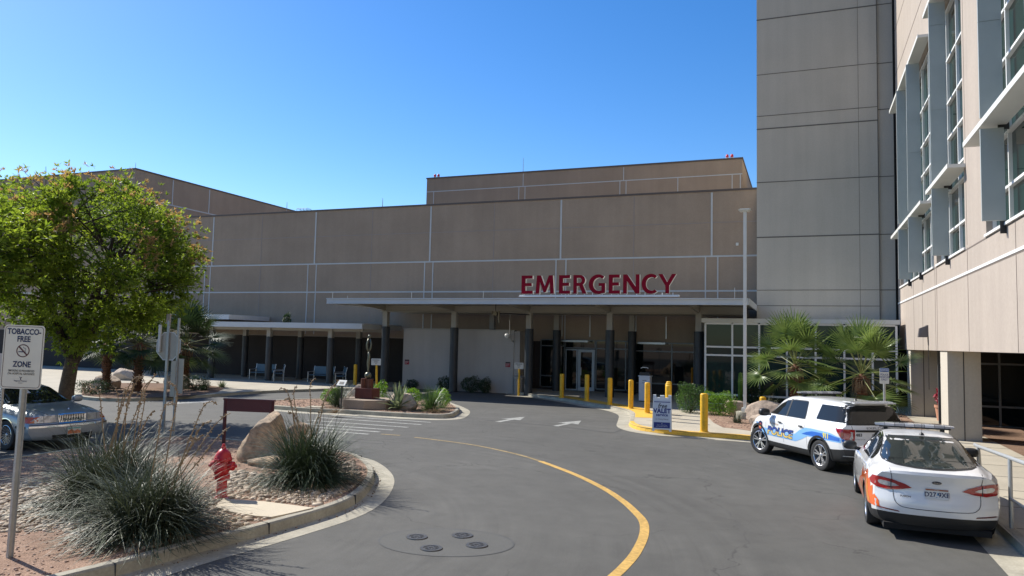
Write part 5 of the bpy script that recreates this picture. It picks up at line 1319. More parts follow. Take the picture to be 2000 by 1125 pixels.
        for ax,lo,hi in ((0,min(xs_),max(xs_)),(1,min(ys_),max(ys_))):
            t=lo+step*.5
            while t<hi:
                co=Vector((t,0,0)) if ax==0 else Vector((0,t,0)); no=Vector((1,0,0)) if ax==0 else Vector((0,1,0))
                bmesh.ops.bisect_plane(bm,geom=bm.verts[:]+bm.edges[:]+bm.faces[:],plane_co=co,plane_no=no); t+=step
        bm.verts.ensure_lookup_table(); dead=[]
        N={}
        for v in bm.verts:
            r=s.proj(v.co.x,v.co.y,view)
            if r is None: dead.append(v); continue
            v.co=r[0]+r[1]*off; N[v]=r[1]
        bmesh.ops.delete(bm,geom=dead,context='VERTS')
        if not bm.faces: bm.free(); return None
        bmesh.ops.recalc_face_normals(bm,faces=bm.faces)
        f0=bm.faces[:][0]; c=f0.calc_center_median(); vv=list(f0.verts)[0]
        if f0.normal.dot(N.get(vv,f0.normal))<0: bmesh.ops.reverse_faces(bm,faces=bm.faces)
        me=bpy.data.meshes.new(name); bm.to_mesh(me); bm.free(); me.materials.append(material)
        if smooth: me.polygons.foreach_set('use_smooth',[True]*len(me.polygons))
        o=bpy.data.objects.new(name,me); COL.objects.link(o); o.parent=parent; CHILD.setdefault(parent.name,[]).append(o); return o
    def text(s,name,t,size,cu,cv,view,off,material,parent,xs_=1.,shear=0.,bold=0.,sgn=-1,rot=0.,step=.08):
        v,f=text_mesh(t,size,0,bold,shear,xs=xs_); c_,s_=math.cos(rot),math.sin(rot)
        V=[(cu+sgn*(a*c_-b*s_),cv+(a*s_+b*c_)) for a,b,_ in v]
        return s.decal(name,None,view,off,material,parent,step,V,f,smooth=False)
def line_poly(pts,w_):
    a=offset_path(pts,w_/2); b=offset_path(pts,-w_/2); return a+b[::-1]
def rrect(cx,cy,w_,h_,r): return [(cx+a,cy+b) for a,b in rsign(w_,h_,r)]
M_pw=mat('car_white',(.74,.74,.73),.28,var=.015,coat=1.,spec=.5)
M_ps2=mat('car_silver',(.30,.33,.35),.36,metal=.3,var=.03,coat=.8)
M_tyre=mat('tyre',(.022,.022,.023),.75,var=.15,vs=14)
M_well=mat('wheel_well',(.008,.008,.008),.9,var=0)
M_rim=mat('alloy',(.62,.62,.63),.25,metal=.85,var=.05)
M_rimd=mat('alloy_dark',(.06,.065,.07),.35,metal=.7,var=.05)
M_cg=mat('car_glass',(.010,.012,.012),.03,var=0,spec=.45,coat=0)
M_cgr=mat('rear_glass',(.022,.027,.024),.03,var=0,spec=.6,coat=.2)
M_trim=mat('black_trim',(.018,.019,.02),.45,var=.05)
M_lred=mat('lamp_red',(.32,.006,.010),.12,var=0,coat=1,spec=.6)
M_lredd=mat('lamp_red_dark',(.12,.004,.006),.15,var=0,coat=1)
M_lclr=mat('lamp_clear',(.50,.50,.50),.12,metal=.3,var=.2,vs=20,coat=1)
M_amb=mat('lamp_amber',(.55,.10,.02),.2,var=0,coat=1)
M_chr=mat('chrome',(.75,.75,.75),.12,metal=1.,var=0)
M_gap=mat('panel_gap',(.03,.03,.032),.7,var=0)
M_gapw=mat('panel_gap_soft',(.16,.16,.16),.7,var=0)
def wheel(parent,x,y,r,wd,side,spokes=5,style='split',rimm=None,rimr=.68,steer=0.):
    """tyre named wheel with rim child; side +1 = outer face towards +y"""
    rimm=rimm or M_rim; T=Matrix.Translation((x,y,r))@Matrix.Rotation(steer,4,'Z')
    b=MB(); n=40; w2=wd/2; pr=[(r*rimr,-w2*.85),(r*.86,-w2),(r*.965,-w2*.9),(r,-w2*.62),(r,w2*.62),(r*.965,w2*.9),(r*.86,w2),(r*rimr,w2*.85)]
    b.lathe(pr,n=n,axis='y'); b.v=[tuple(T@Vector(p)) for p in b.v]; t=b.build('wheel',M_tyre,parent,auto=35)
    q=MB(); R0=r*rimr; s=side
    q.lathe([(R0*1.02,s*w2*.86),(R0*.97,s*w2*.90),(R0*.92,s*w2*.80),(R0*.90,s*w2*.2)],n=n,axis='y')
    dk=MB(); dk.lathe([(R0*.93,s*w2*.22),(0,s*w2*.18)],n=n,axis='y'); dk.v=[tuple(T@Vector(p)) for p in dk.v]; dk.build('brake_disc',M_rimd,t)
    q.lathe([(R0*.20,s*w2*.3),(R0*.20,s*w2*.70),(R0*.14,s*w2*.78),(0,s*w2*.79)],n=16,axis='y')
    def spoke(a0,a1,r0,r1,w0,w1,y0,y1):
        P0=Vector((r0*math.cos(a0),0,r0*math.sin(a0))); P1=Vector((r1*math.cos(a1),0,r1*math.sin(a1))); d=(P1-P0).normalized(); pp=Vector((-d.z,0,d.x))
        v=[]
        for P_,w_,yy in ((P0,w0,y0),(P1,w1,y1)):
            for sg,dy in ((-1,-.5),(-1,0),(1,0),(1,-.5)): v.append(P_+pp*sg*w_/2+Vector((0,s*(yy+dy*.035),0)))
        q.add(v,[(0,1,5,4),(1,2,6,5),(2,3,7,6),(3,0,4,7),(0,3,2,1),(4,5,6,7)])
    for k in range(spokes):
        a=2*math.pi*k/spokes+.3; ww=R0*(.9/spokes)
        if style=='split':
            spoke(a,a-.20,R0*.15,R0*.95,ww*.9,ww*.62,w2*.68,w2*.80); spoke(a,a+.20,R0*.15,R0*.95,ww*.9,ww*.62,w2*.68,w2*.80)
        else: spoke(a,a,R0*.25,R0*.9,ww*.7,ww*.9,w2*.62,w2*.76)
    q.v=[tuple(T@Vector(p)) for p in q.v]; q.build('rim',rimm,t,auto=30)
    return t
def lightbar(parent,x,z,L,W_,mats,col=None):
    b=MB(); n=10
    b.box(x-W_*.5,-L/2+.06,z,x+W_*.5,L/2-.06,z+.025); base=b.build('light_bar',M_trim,parent,bevel=.01)
    seg=8; 
    for k in range(seg):
        y0=-L/2+L*k/seg+.004; y1=-L/2+L*(k+1)/seg-.004; e=.05 if k in (0,seg-1) else 0
        b=MB(); 
        pr=[(-W_*.5,.028),(-W_*.47,.066),(-W_*.3,.080),(W_*.3,.080),(W_*.47,.066),(W_*.5,.028)]
        v=[]
        for yy,sh in ((y0,.6 if k==0 else 1),(y1,.6 if k==seg-1 else 1)):
            v+=[(x+a*sh,yy,z+.028+(c-.028)*(sh*.8+.2)) for a,c in pr]
        m_=len(pr); b.add(v,[(i,i+1,i+1+m_,i+m_) for i in range(m_-1)]+[tuple(range(m_))[::-1],tuple(range(m_,2*m_)),(m_-1,0,m_,2*m_-1)])
        b.build('lens',mats[k%len(mats)],base)
    b=MB()
    for s in (-1,1): b.box(x-.05,s*(L/2-.18)-.03,z-.07,x+.05,s*(L/2-.18)+.03,z+.001)
    b.build('foot',M_trim,base)
def mirror(parent,x,y,z,s,material,sz=1.):
    b=MB(); bm=bmesh.new(); bmesh.ops.create_icosphere(bm,subdivisions=3,radius=1)
    for v in bm.verts:
        c=v.co; 
        for ax,p in ((0,.62),(1,.7),(2,.72)): c[ax]=math.copysign(abs(c[ax])**p,c[ax])
    bm.verts.index_update(); b.v=[(x+v.co.x*.085*sz,y+s*(.12*sz+v.co.y*.125*sz),z+v.co.z*.085*sz) for v in bm.verts]; b.f=[tuple(q.index for q in f.verts) for f in bm.faces]; b.m=[0]*len(b.f); bm.free()
    b.tube([(x+.02,y-s*.06,z-.07),(x,y+s*.06,z-.05)],[.035,.03],8)
    b.build('mirror',material,parent,smooth=True)
# ---------------------------------------------------------------- white sedan seen from behind
def sedan():
    s=1.03; o=thing('sedan',(1.93,15.9,0),'white sedan with orange flame graphics on its side, seen from behind by the handrail','police car',rz=R(90),sc=s)
    tab=[(-2.50,.24,1.045,.985,.83,.74,.66),(-2.40,.215,1.075,1.0,.885,.78,.68),(-2.15,.20,1.10,1.02,.915,.815,.69),(-1.95,.19,1.135,1.03,.922,.825,.68),(-1.55,.18,1.275,1.03,.925,.835,.62),(-1.15,.17,1.40,1.02,.926,.84,.585),(-.75,.17,1.455,1.0,.926,.84,.575),(-.2,.17,1.475,.985,.926,.845,.575),(.25,.17,1.44,.975,.926,.845,.58),(.65,.17,1.30,.965,.925,.84,.62),(1.1,.18,1.08,.955,.922,.83,.68),(1.3,.18,1.0,.93,.918,.82,.70),(1.8,.19,.93,.87,.90,.79,.69),(2.15,.20,.83,.77,.84,.72,.62),(2.36,.24,.68,.62,.74,.62,.52)]
    def rear(ay,z):
        pl=.30*ay**3.2
        pf=np.interp(z,[.2,.34,.48,.62,.74,.9,1.0,1.06],[.10,.03,0,.015,.06,.045,.01,.03])
        return pl+float(pf)
    def front(ay,z): return .42*ay**2.6+float(np.interp(z,[.2,.4,.6,.75],[.06,0,.02,.10]))
    c=Car(tab,rear,front,[(-1.425,.335),(1.425,.335)],.372)
    bd=c.body([M_pw,M_well],o,lambda x,y,z:(z<.43 and x<-1.80) or (z<.235 and abs(x)<1.1))
    # glazing
    RW=[(-.50,1.415),(-.60,1.36),(-.685,1.19),(-.70,1.135),(-.55,1.105),(-.25,1.085),(0,1.08),(.25,1.085),(.55,1.105),(.70,1.135),(.685,1.19),(.60,1.36),(.50,1.415),(.25,1.43),(0,1.435),(-.25,1.43)]
    RW=[(-.505,1.405),(-.575,1.33),(-.665,1.155),(-.655,1.125),(-.50,1.100),(-.25,1.088),(0,1.084),(.25,1.088),(.50,1.100),(.655,1.125),(.665,1.155),(.575,1.33),(.505,1.405),(.25,1.418),(0,1.422),(-.25,1.418)]
    RWb=[(a*1.035,(b-1.25)*1.07+1.25) for a,b in RW]
    c.decal('window_seal',RWb,'rear',.0025,M_trim,o,.05); rwn=c.decal('rear_window',RW,'rear',.006,M_cgr,o,.05)
    for v in ('left','right'):
        SWp=[(.95,1.055),(.45,1.30),(.15,1.385),(-.3,1.405),(-.75,1.375),(-1.15,1.27),(-1.35,1.16),(-1.40,1.085),(-1.25,1.055),(0,1.03)]
        c.decal('window_seal',[(a*1.02-.0,(b-1.2)*1.10+1.2) for a,b in SWp],v,.0025,M_chr,o,.08); wn=c.decal('side_window',SWp,v,.006,M_cg,o,.08)
        c.decal('pillar',[(-.30,1.035),(-.24,1.035),(-.27,1.40),(-.33,1.40)],v,.009,M_trim,wn); c.decal('pillar',[(-1.06,1.05),(-1.02,1.05),(-.86,1.345),(-.90,1.355)],v,.009,M_trim,wn)
        for seam in ([(.98,.3),(1.02,.9),(.93,1.03)],[(-.27,.3),(-.27,1.02)],[(-.98,.62),(-1.04,.8),(-1.10,1.03)]): c.decal('door_gap',line_poly(seam,.008),v,.002,M_gapw,o,.08)
        for xh in (-.14,-.92): c.decal('door_handle',rrect(xh,.90,.18,.025,.012),v,.018,M_pw,o,.05)
    c.decal('windshield',[(1.08,-.62),(.35,-.52),(.30,0),(.35,.52),(1.08,.62),(1.2,.3),(1.22,0),(1.2,-.3)],'top',.004,M_cg,o,.08)
    # tail lamps: left lamp on the corner (wraps to the side)
    for sg in (1,-1):
        P=[(.33,.80),(.42,.85),(.60,.905),(.76,.925),(.845,.915),(.873,.86),(.868,.79),(.80,.752),(.66,.735),(.50,.755)]
        lp=c.decal('tail_lamp',[(sg*a,b) for a,b in P],'rear',.010,M_lred,o,.035)
        Pi=[(.50,.812),(.55,.838),(.64,.862),(.74,.873),(.775,.86),(.78,.835),(.75,.806),(.66,.793),(.57,.797)]
        c.decal('clear_lens',[(sg*a,b) for a,b in Pi],'rear',.014,M_lclr,lp,.035)
        c.decal('lens_divider',[(sg*.60,.738),(sg*.612,.755),(sg*.612,.895),(sg*.60,.895)],'rear',.0155,M_gap,lp,.03)
        c.decal('reflector',[(sg*a,b) for a,b in ((.50,.425),(.78,.445),(.82,.455),(.78,.465),(.52,.445))],'rear',.006,M_lredd,o,.04)
        c.decal('lamp_side',[(-2.13,.79),(-2.05,.84),(-2.12,.875),(-2.36,.89),(-2.36,.79)],'left' if sg>0 else 'right',.008,M_lred,o,.04)
    # trunk lid lines and lower bumper
    tl=[(.62,1.055),(.60,.93),(.585,.80),(.575,.62),(.52,.535),(.40,.50),(0,.492),(-.40,.50),(-.52,.535),(-.575,.62),(-.585,.80),(-.60,.93),(-.62,1.055)]
    c.decal('boot_gap',line_poly([p[:2] for p in smooth_path([(a,b,0) for a,b in tl],3)],.009),'rear',.0035,M_gap,o,.04)
    b=MB(); 
    pl=c.decal('licence_plate',rrect(0,.735,.315,.158,.012),'rear',.012,M_signw,o,.05)
    c.decal('plate_band',[(-.15,.785),(.15,.785),(.15,.808),(-.15,.808)],'rear',.0145,mat('plate_orange',(.32,.10,.04),.5,var=.3,vs=40),pl,.05)
    c.text('plate_number','D27 9XE',.098,0,.722,'rear',.0155,M_navy,pl,xs_=.92,bold=.002)
    c.text('plate_state','UTAH',.024,0,.797,'rear',.0165,M_signw,pl)
    c.decal('plate_art',[(.015,.68),(-.035,.70),(-.025,.75),(-.01,.76),(.005,.72)],'rear',.0135,mat('plate_blue',(.15,.30,.45),.5,var=0),pl,.05)
    em=c.decal('emblem',[(.065*math.cos(a)*1.05,.905+.027*math.sin(a)) for a in [k*math.pi/12 for k in range(24)]],'rear',.010,M_chr,o,.03)
    c.decal('emblem_face',[(.06*math.cos(a)*1.05,.905+.0225*math.sin(a)) for a in [k*math.pi/12 for k in range(24)]],'rear',.012,mat('emblem_blue',(.005,.008,.03),.3,var=0,coat=1),em,.03)
    c.text('emblem_script','Ford',.042,0,.905,'rear',.0135,M_chr,em,xs_=1.1,shear=.3)
    c.text('badge','FUSION',.034,.42,.665,'rear',.008,M_gap,o,xs_=1.2,bold=.001)
    # flame graphics
    F1=[(-1.86,.45),(-2.33,.455),(-2.31,.56),(-2.26,.64),(-2.21,.60),(-2.17,.76),(-2.11,.72),(-2.06,.86),(-1.99,.82),(-1.92,.93),(-1.78,.95),(-1.62,.86),(-1.50,.92),(-1.3,.80),(-1.1,.90),(-.9,.70),(-.5,.62),(0,.42),(.5,.33),(.9,.29),(.9,.25),(-1.0,.25),(-1.04,.34),(-1.08,.52),(-1.25,.70),(-1.42,.745),(-1.6,.70),(-1.76,.58),(-1.83,.47),(-1.84,.46)]
    M_fl=mat('flame_orange',(.85,.14,.02),.3,var=.12,vs=3,coat=1); M_fy=mat('flame_yellow',(.85,.30,.02),.3,var=.1,vs=5,coat=1)
    fl=c.decal('flame_graphic',F1,'left',.0045,M_fl,o,.05)
    for P in ([(-2.18,.62),(-2.10,.50),(-2.02,.60),(-1.96,.80),(-1.88,.82),(-1.88,.60),(-1.95,.49),(-2.08,.47)],[(-1.72,.80),(-1.60,.76),(-1.45,.86),(-1.5,.80),(-1.35,.72),(-1.5,.74),(-1.65,.72)],[(-.95,.62),(-.5,.50),(0,.36),(-.5,.40),(-.95,.48)]):
        c.decal('flame_tongue',P,'left',.0065,M_fy,fl,.05)
    for sx,sy in ((-1.425,1),(-1.425,-1),(1.425,1),(1.425,-1)): wheel(o,sx,sy*.80,.330,.225,sy,spokes=10,style='plain')
    mirror(o,.72,.90,1.02,1,M_trim); mirror(o,.72,-.90,1.02,-1,M_trim)
    lightbar(o,.02,1.482,1.28,.30,[mat('bar_lens_clear',(.42,.43,.45),.15,var=.1,coat=1),mat('bar_lens_grey',(.25,.26,.28),.15,var=.1,coat=1)])
    b=MB(); b.lathe([(0,1.47),(.045,1.455),(.03,1.485),(.018,1.50),(0,1.505)],-.98,0,12); b.tube([(-.98,0,1.49),(-1.02,0,1.66)],.003,5); b.build('antenna',M_trim,o)
    # painted reflection of the parcel shelf, a dark strip on the rear glass
    c.decal('parcel_shelf_reflection',[(-.6,1.13),(.6,1.13),(.58,1.16),(-.58,1.16)],'rear',.0075,M_cg,rwn,.06)
    MB().box(-2.38,-.72,.15,2.1,.72,.24).build('underbody',M_well,o)
sedan()
# ---------------------------------------------------------------- police utility vehicle
def suv():
    ang=math.atan2(22.16-20.02,-1.05-.33)   # heading from the wheel contacts
    s=.955
    hx,hy=math.cos(ang),math.sin(ang); lx,ly=-hy,hx       # left vector
    mx_,my_=(-1.05+.33)/2,(22.16+20.02)/2
    mx_,my_=(-1.14+.36)/2,(24.17+21.84)/2
    a0=G(1491,887); a1=G(1596,916.5); mx_,my_=(a0[0]+a1[0])/2,(a0[1]+a1[1])/2; ang=math.atan2(a0[1]-a1[1],a0[0]-a1[0]); hx,hy=math.cos(ang),math.sin(ang); lx,ly=-hy,hx
    s=math.hypot(a0[0]-a1[0],a0[1]-a1[1])/2.86
    s=max(s,.955)
    cxx,cyy=mx_-lx*.93*s,my_-ly*.93*s
    o=thing('police_suv',(cxx,cyy,0),'white police utility vehicle with blue stripe and POLICE lettering parked at an angle','police car',rz=ang,sc=s)
    tab=[(-2.50,.38,1.70,1.20,.95,.84,.66),(-2.42,.34,1.74,1.215,.985,.87,.67),(-2.1,.30,1.765,1.22,1.0,.895,.68),(-1.5,.28,1.785,1.20,1.0,.90,.685),(-.8,.27,1.80,1.17,1.0,.90,.685),(0,.27,1.795,1.14,1.0,.90,.68),(.35,.27,1.765,1.13,1.0,.90,.675),(.62,.27,1.66,1.125,1.0,.895,.69),(1.18,.28,1.26,1.12,.995,.88,.74),(1.35,.28,1.175,1.10,.99,.87,.75),(1.9,.30,1.11,1.03,.975,.85,.75),(2.2,.31,1.02,.94,.93,.80,.72),(2.38,.36,.86,.78,.84,.72,.62)]
    def rear(ay,z):
        return .20*ay**4+float(np.interp(z,[.3,.45,.6,.72,.85,1.1,1.2,1.45,1.70,1.78],[.10,.02,0,.03,.085,.10,.13,.26,.42,.36]))
    def front(ay,z): return .45*ay**2.6+float(np.interp(z,[.3,.5,.8,1.0],[.08,0,.02,.10]))
    c=Car(tab,rear,front,[(-1.43,.385),(1.43,.385)],.435)
    c.body([M_pw,M_well],o,lambda x,y,z:(z<.63 and x<-1.88) or (z<.50 and abs(x)<1.05) or (z<.52 and x>1.9))
    for v in ('left','right'):
        W1=[(1.06,1.215),(.62,1.49),(.35,1.615),(.0,1.66),(-.55,1.67),(-.60,1.655),(-.66,1.30),(-.66,1.235),(-.60,1.225)]
        W3=[(-1.20,1.655),(-1.14,1.30),(-1.16,1.275),(-2.02,1.28),(-2.32,1.285),(-2.22,1.50),(-2.10,1.66)]
        seal=c.decal('window_seal',[(1.12,1.20),(.64,1.51),(.35,1.64),(.0,1.685),(-.55,1.695),(-.63,1.67),(-.69,1.30),(-.69,1.21)],v,.0025,M_trim,o,.08)
        w1=c.decal('side_window',W1,v,.006,M_cg,o,.08); c.decal('pillar',[(.14,1.21),(.21,1.21),(.17,1.68),(.10,1.68)],v,.009,M_trim,w1)
        c.decal('quarter_window',W3,v,.006,M_cg,o,.06)
        for seam in ([(1.0,.52),(1.06,1.18)],[(.15,.5),(.13,1.2)],[(-.86,.95),(-.78,1.1),(-.72,1.25)],[(-.92,.5),(-.90,.93)]): c.decal('door_gap',line_poly(seam,.010),v,.002,M_gapw,o,.08)
        for ax in (-1.43,1.43):   # dark arch flares
            P=[(ax+.435*math.cos(t),.385+.435*math.sin(t)) for t in [math.pi*k/18-.12+k*.0 for k in range(20)]]; Q=[(ax+.495*math.cos(t),.385+.495*math.sin(t)) for t in [math.pi*k/18-.12 for k in range(20)]]
            c.decal('arch_flare',P+Q[::-1],v,.014,M_trim,o,.07)
        for xh in (.32,-.66): c.decal('door_handle',rrect(xh,1.02,.19,.035,.016),v,.03,M_trim,o,.05)
        sg=-1 if v=='left' else 1
        M_sb1=mat('stripe_blue',(.02,.14,.55),.3,var=0,coat=1); M_sb2=mat('stripe_light',(.22,.47,.80),.3,var=0,coat=1)
        st=c.decal('side_stripe',[(1.62,.905),(1.48,.92),(1.2,.66),(.95,.60),(-.42,.60),(-.72,.70),(-.95,.80),(-1.2,.80),(-2.40,.80),(-2.28,.915),(-1.9,1.0),(-1.1,1.02),(-.85,1.01),(-.62,.93),(-.40,.80),(-.30,.79),(1.15,.79),(1.35,.85)],v,.004,M_sb2,o,.06)
        c.decal('stripe_core',[(-.70,.835),(-.90,.905),(-1.15,.955),(-1.9,.955),(-2.30,.90),(-2.36,.83),(-1.2,.83),(-.9,.83)],v,.006,M_sb1,st,.06)
        M_gold=mat('gold_letter',(.75,.55,.16),.35,var=.1,vs=5,coat=.5); M_lt=mat('letter_blue',(.03,.07,.30),.35,var=0,coat=.5)
        c.text('lettering','POLICE',.305,.345,.735,v,.0065,M_navy,st,xs_=1.22,shear=.2*1,bold=.020,sgn=sg)
        c.text('lettering','POLICE',.305,.345,.735,v,.0080,M_gold,st,xs_=1.22,shear=.2,bold=.007,sgn=sg)
        # upper half of each letter shades to blue: clip the word above mid height
        v_,f_=text_mesh('POLICE',.305,0,.007,.2,xs=1.22); bm=bmesh.new(); vs_=[bm.verts.new((a,b_,0)) for a,b_,_ in v_]
        for ff in f_:
            try: bm.faces.new([vs_[i] for i in ff])
            except ValueError: pass
        bmesh.ops.bisect_plane(bm,geom=bm.verts[:]+bm.edges[:]+bm.faces[:],plane_co=(0,.015,0),plane_no=(0,1,0),clear_inner=True); bm.verts.index_update()
        c.decal('lettering',None,v,.0092,M_lt,st,.08,[(.345+sg*q.co.x,.735+q.co.y) for q in bm.verts],[tuple(q.index for q in f.verts) for f in bm.faces],smooth=False); bm.free()
        c.text('lettering','911',.175,-1.72,.905,v,.0085,mat('yellow_letter',(.85,.70,.06),.4,var=0),st,bold=.006,xs_=.9,sgn=sg)
        c.text('lettering','St. George',.085,.62,.955,v,.006,mat('letter_copper',(.45,.28,.16),.4,var=0),o,xs_=1.2,sgn=sg)
        bx=1.32; bz=.80
        bdg=c.decal('badge',[(bx-.09,bz+.13),(bx,bz+.16),(bx+.09,bz+.13),(bx+.10,bz+.0),(bx+.05,bz-.12),(bx,bz-.17),(bx-.05,bz-.12),(bx-.10,bz)],v,.008,M_navy,o,.05)
        c.decal('badge_face',[(bx+.075*math.cos(t),bz+.01+.085*math.sin(t)) for t in [k*.5236 for k in range(12)]],v,.010,mat('badge_red',(.55,.08,.03),.4,var=0),bdg,.05); c.decal('badge_face',[(bx+.035*math.cos(t),bz+.01+.04*math.sin(t)) for t in [k*.7854 for k in range(8)]],v,.012,M_gold,bdg,.05)
    c.decal('windshield',[(1.2,-.74),(.55,-.62),(.50,0),(.55,.62),(1.2,.74),(1.3,.4),(1.32,0),(1.3,-.4)],'top',.005,M_cg,o,.08)
    # rear : glass, lamps, black applique, plate area
    c.decal('rear_glass_surround',[(-.84,1.235),(.84,1.235),(.80,1.35),(.70,1.62),(.62,1.70),(-.62,1.70),(-.70,1.62),(-.80,1.35)],'rear',.004,M_trim,o,.05)
    c.decal('rear_window',[(-.74,1.265),(.74,1.265),(.70,1.36),(.60,1.60),(.50,1.635),(-.50,1.635),(-.60,1.60),(-.70,1.36)],'rear',.008,M_cg,o,.05)
    c.decal('tailgate_band',[(-.62,1.075),(.62,1.075),(.63,1.125),(-.63,1.125)],'rear',.008,M_trim,o,.05)
    c.text('lettering','EXPLORER',.075,0,1.165,'rear',.006,M_gapw,o,xs_=1.9)
    c.text('lettering','483',.10,.55,1.005,'rear',.006,M_gap,o,xs_=1.1,bold=.002); c.text('lettering','INTERCEPTOR',.035,.52,.90,'rear',.006,M_gapw,o,xs_=1.1)
    c.decal('gate_handle',rrect(.05,1.01,.30,.03,.012),'rear',.012,M_trim,o,.05)
    for sg in (1,-1):
        P=[(.64,1.13),(.90,1.135),(.91,1.06),(.86,.88),(.80,.80),(.72,.80),(.66,.90)]
        lp=c.decal('tail_lamp',[(sg*a,b) for a,b in P],'rear',.012,M_lred,o,.04)
        c.decal('clear_lens',[(sg*a,b) for a,b in ((.70,1.07),(.75,1.08),(.74,1.00),(.78,.91),(.765,.86),(.73,.87),(.70,.95))],'rear',.016,M_lclr,lp,.04)
        c.decal('lamp_side',[(-2.34,1.135),(-2.06,1.145),(-2.09,1.10),(-2.18,1.0),(-2.26,.90),(-2.34,.85)],'left' if sg>0 else 'right',.010,M_lred,o,.04)
    tl=[(.70,1.22),(.68,.95),(.64,.70),(.60,.66),(-.60,.66),(-.64,.70),(-.68,.95),(-.70,1.22)]
    c.decal('gate_gap',line_poly(tl,.010),'rear',.003,M_gap,o,.05)
    c.decal('bumper_chrome',[(.45,.475),(.93,.490),(.93,.505),(.45,.495)],'rear',.016,M_signw,o,.05)
    b=MB(); b.box(-2.18,-.62,1.765,-1.85,.62,1.80); b.box(-2.30,-.60,1.75,-2.16,.60,1.785); b.build('spoiler',M_pw,o,bevel=.012)
    for sx,sy in ((-1.43,1),(-1.43,-1),(1.43,1),(1.43,-1)): wheel(o,sx,sy*.86,.385,.25,sy,spokes=5,style='split',rimm=M_rim,rimr=.70,steer=R(14) if sx>0 else 0)
    mirror(o,.92,.96,1.25,1,M_trim,1.25); mirror(o,.92,-.96,1.25,-1,M_trim,1.25)
    lightbar(o,-.05,1.835,1.30,.30,[mat('bar_lens_clear',(.42,.43,.45),.15),mat('bar_lens_grey',(.25,.26,.28),.15)])
    b=MB(); b.lathe([(0,1.79),(.05,1.78),(.03,1.81),(.02,1.83),(0,1.835)],-1.55,0,12); b.tube([(-1.55,0,1.83),(-1.60,0,1.98)],.003,5); b.build('antenna',M_trim,o)
    MB().box(-2.2,-.7,.26,2.1,.7,.34).build('underbody',M_well,o)
suv()
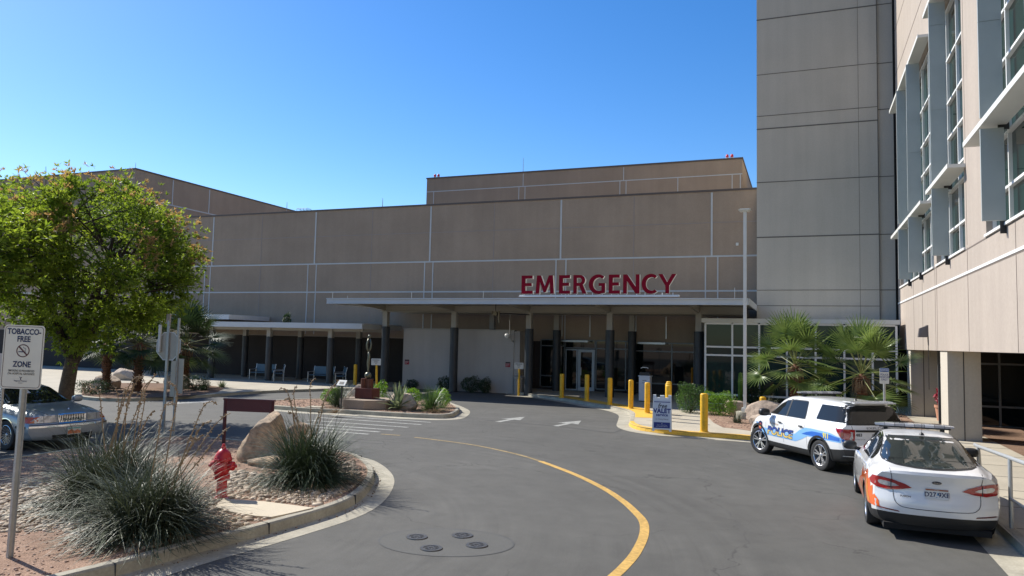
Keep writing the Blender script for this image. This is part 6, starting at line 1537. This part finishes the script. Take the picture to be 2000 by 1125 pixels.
# ---------------------------------------------------------------- silver sedan, front at the left edge
def silver():
    s=1.09; o=thing('silver_sedan',(-19.95,14.1,0),'older silver blue sedan parked nose-in at the left edge behind the grass clump','car',rz=R(-6),sc=s)
    tab=[(-2.90,.28,.95,.88,.88,.80,.70),(-2.4,.24,1.02,.92,.96,.86,.74),(-1.75,.22,1.06,.94,.985,.88,.74),(-1.2,.20,1.36,.95,.99,.885,.62),(-.7,.20,1.43,.95,.99,.885,.60),(.0,.20,1.435,.95,.99,.885,.60),(.45,.20,1.36,.945,.99,.885,.63),(1.15,.22,1.02,.93,.985,.87,.76),(1.4,.22,.96,.89,.98,.86,.78),(2.1,.23,.90,.82,.965,.85,.78),(2.36,.24,.86,.78,.95,.84,.76),(2.46,.26,.80,.72,.93,.82,.72)]
    def rear(ay,z): return .15*ay**4
    def front(ay,z): return .20*ay**3+float(np.interp(z,[.2,.32,.5,.58,.62,.80,.86],[.10,.0,.0,.01,.07,.09,.16]))
    c=Car(tab,rear,front,[(-1.46,.33),(1.46,.33)],.375)
    c.body([M_ps2,M_well],o)
    for v in ('left','right'):
        w1=c.decal('side_window',[(1.0,1.0),(.42,1.30),(.1,1.36),(-.8,1.36),(-1.2,1.27),(-1.45,1.02),(-1.3,.985),(.0,.975)],v,.006,M_cg,o,.08)
        c.decal('pillar',[(-.12,.98),(-.04,.98),(-.06,1.37),(-.14,1.37)],v,.009,M_chr,w1)
        c.decal('body_moulding',[(2.2,.52),(1.86,.52),(1.86,.57),(2.2,.57)],v,.012,M_trim,o,.08); c.decal('body_moulding',[(1.06,.50),(-1.06,.50),(-1.06,.56),(1.06,.56)],v,.012,M_ps2,o,.08)
        for seam in ([(1.02,.3),(1.05,.95)],[(-.1,.3),(-.1,.95)]): c.decal('door_gap',line_poly(seam,.01),v,.002,M_gap,o,.08)
        P=[(1.46+.375*math.cos(t),.33+.375*math.sin(t)) for t in [math.pi*k/18 for k in range(19)]]; Q=[(1.46+.395*math.cos(t),.33+.395*math.sin(t)) for t in [math.pi*k/18 for k in range(19)]]
        c.decal('arch_trim',P+Q[::-1],v,.006,M_chr,o,.07)
    c.decal('windshield',[(1.15,-.76),(.50,-.62),(.46,0),(.50,.62),(1.15,.76),(1.25,.4),(1.28,0),(1.25,-.4)],'top',.005,M_cg,o,.08)
    gr=c.decal('grille',[(-.31,.60),(.31,.60),(.33,.80),(.29,.815),(-.29,.815),(-.33,.80)],'front',.012,M_chr,o,.05)
    c.decal('grille_mesh',[(-.285,.62),(.285,.62),(.30,.79),(-.30,.79)],'front',.016,M_trim,gr,.05)
    v_=[];f_=[]
    for k in range(15):
        y=-.27+.54*k/14; n0=len(v_); v_+=[(y-.006,.62),(y+.006,.62),(y*1.05+.006,.79),(y*1.05-.006,.79)]; f_.append((n0,n0+1,n0+2,n0+3))
    c.decal('grille_bars',None,'front',.020,M_chr,gr,.2,v_,f_)
    for sg in (1,-1):
        hl=c.decal('headlight',[(sg*a,b) for a,b in ((.37,.64),(.80,.635),(.80,.785),(.40,.80))],'front',.010,M_lclr,o,.05)
        c.decal('marker_lamp',[(2.30,.64),(2.06,.65),(2.06,.765),(2.30,.775)],'left' if sg>0 else 'right',.010,M_amb,o,.05)
        c.decal('lens_divider',[(sg*.62,.64),(sg*.63,.64),(sg*.63,.79),(sg*.62,.79)],'front',.013,M_gap,hl,.05)
    c.decal('bumper_strip',[(-.92,.54),(.92,.54),(.92,.57),(-.92,.57)],'front',.014,M_chr,o,.06)
    c.decal('lower_grille',[(-.45,.27),(.45,.27),(.48,.36),(-.48,.36)],'front',.006,M_trim,o,.06)
    c.decal('bumper_gap',line_poly([(-.9,.60),(.9,.60)],.012),'front',.004,M_gap,o,.06)
    pl=c.decal('licence_plate',rrect(.0,.43,.32,.16,.01),'front',.03,M_signw,o,.05)
    c.decal('plate_art',[(-.15,.36),(.15,.36),(.15,.41),(.08,.45),(.0,.42),(-.06,.47),(-.15,.43)],'front',.033,mat('plate_orange2',(.55,.16,.06),.5,var=.3,vs=30),pl,.05)
    c.decal('plate_art',[(-.15,.475),(.15,.475),(.15,.50),(-.15,.50)],'front',.033,mat('plate_teal',(.10,.35,.32),.5,var=0),pl,.05)
    c.decal('hood_line',line_poly([(1.3,.64),(1.9,.60),(2.3,.52)],.012),'top',.002,M_gap,o,.06); c.decal('hood_line',line_poly([(1.3,-.64),(1.9,-.60),(2.3,-.52)],.012),'top',.002,M_gap,o,.06)
    for sx,sy in ((-1.46,1),(-1.46,-1),(1.46,1),(1.46,-1)): wheel(o,sx,sy*.85,.335,.225,sy,spokes=18,style='plain',rimr=.66)
    mirror(o,.82,.98,1.02,1,M_ps2); mirror(o,.82,-.98,1.02,-1,M_ps2)
    b=MB(); b.lathe([(0,.905),(.02,.905),(.008,.925),(.012,.95),(0,.955)],2.22,0,8); b.build('hood_ornament',M_chr,o)
    c.decal('paper_tag',[(.62,-.05),(.78,-.05),(.78,-.16),(.62,-.16)],'top',.009,M_signw,o,.05)
    MB().box(-2.6,-.7,.2,2.1,.7,.28).build('underbody',M_well,o)
silver()
# white sign on a post behind the police car
Yq=27.2; xq,zt_=ON_Y(1727,719,Yq); xl_,_=ON_Y(1718,735,Yq); xr2,zb_=ON_Y(1737,750,Yq)
o=thing('parking_sign',(xq,Yq,ZP),'white sign with a blue top band on a pole above the police car','sign')
MB().tube([(0,.04,0),(0,.04,zt_-ZP-.02)],.04,10).build('post',M_galv,o)
ws=xr2-xl_; hs=zt_-zb_
F=face_M(0,-.01,(zt_+zb_)/2-ZP,R(6)); pn=plate('panel',rsign(ws,hs,.03),.008,F,M_signw,o)
plate('blue_band',[(-ws/2+.01,hs/2-.12),(ws/2-.01,hs/2-.12),(ws/2-.01,hs/2-.01),(-ws/2+.01,hs/2-.01)],.001,F@Matrix.Translation((0,0,.002)),mat('band_blue',(.03,.12,.40),.4,var=0),pn)
for t,s_,yy,m_ in (('RESERVED',.065,hs/2-.065,M_signw),('PARKING',.045,.14,M_joint),('POLICE',.085,.04,M_blue),('VEHICLES',.085,-.04,M_blue),('ONLY',.085,-.12,M_blue)): put_text('lettering',t,s_,F@Matrix.Translation((0,yy,.0035)),m_,pn,xs=.85,off=.001)
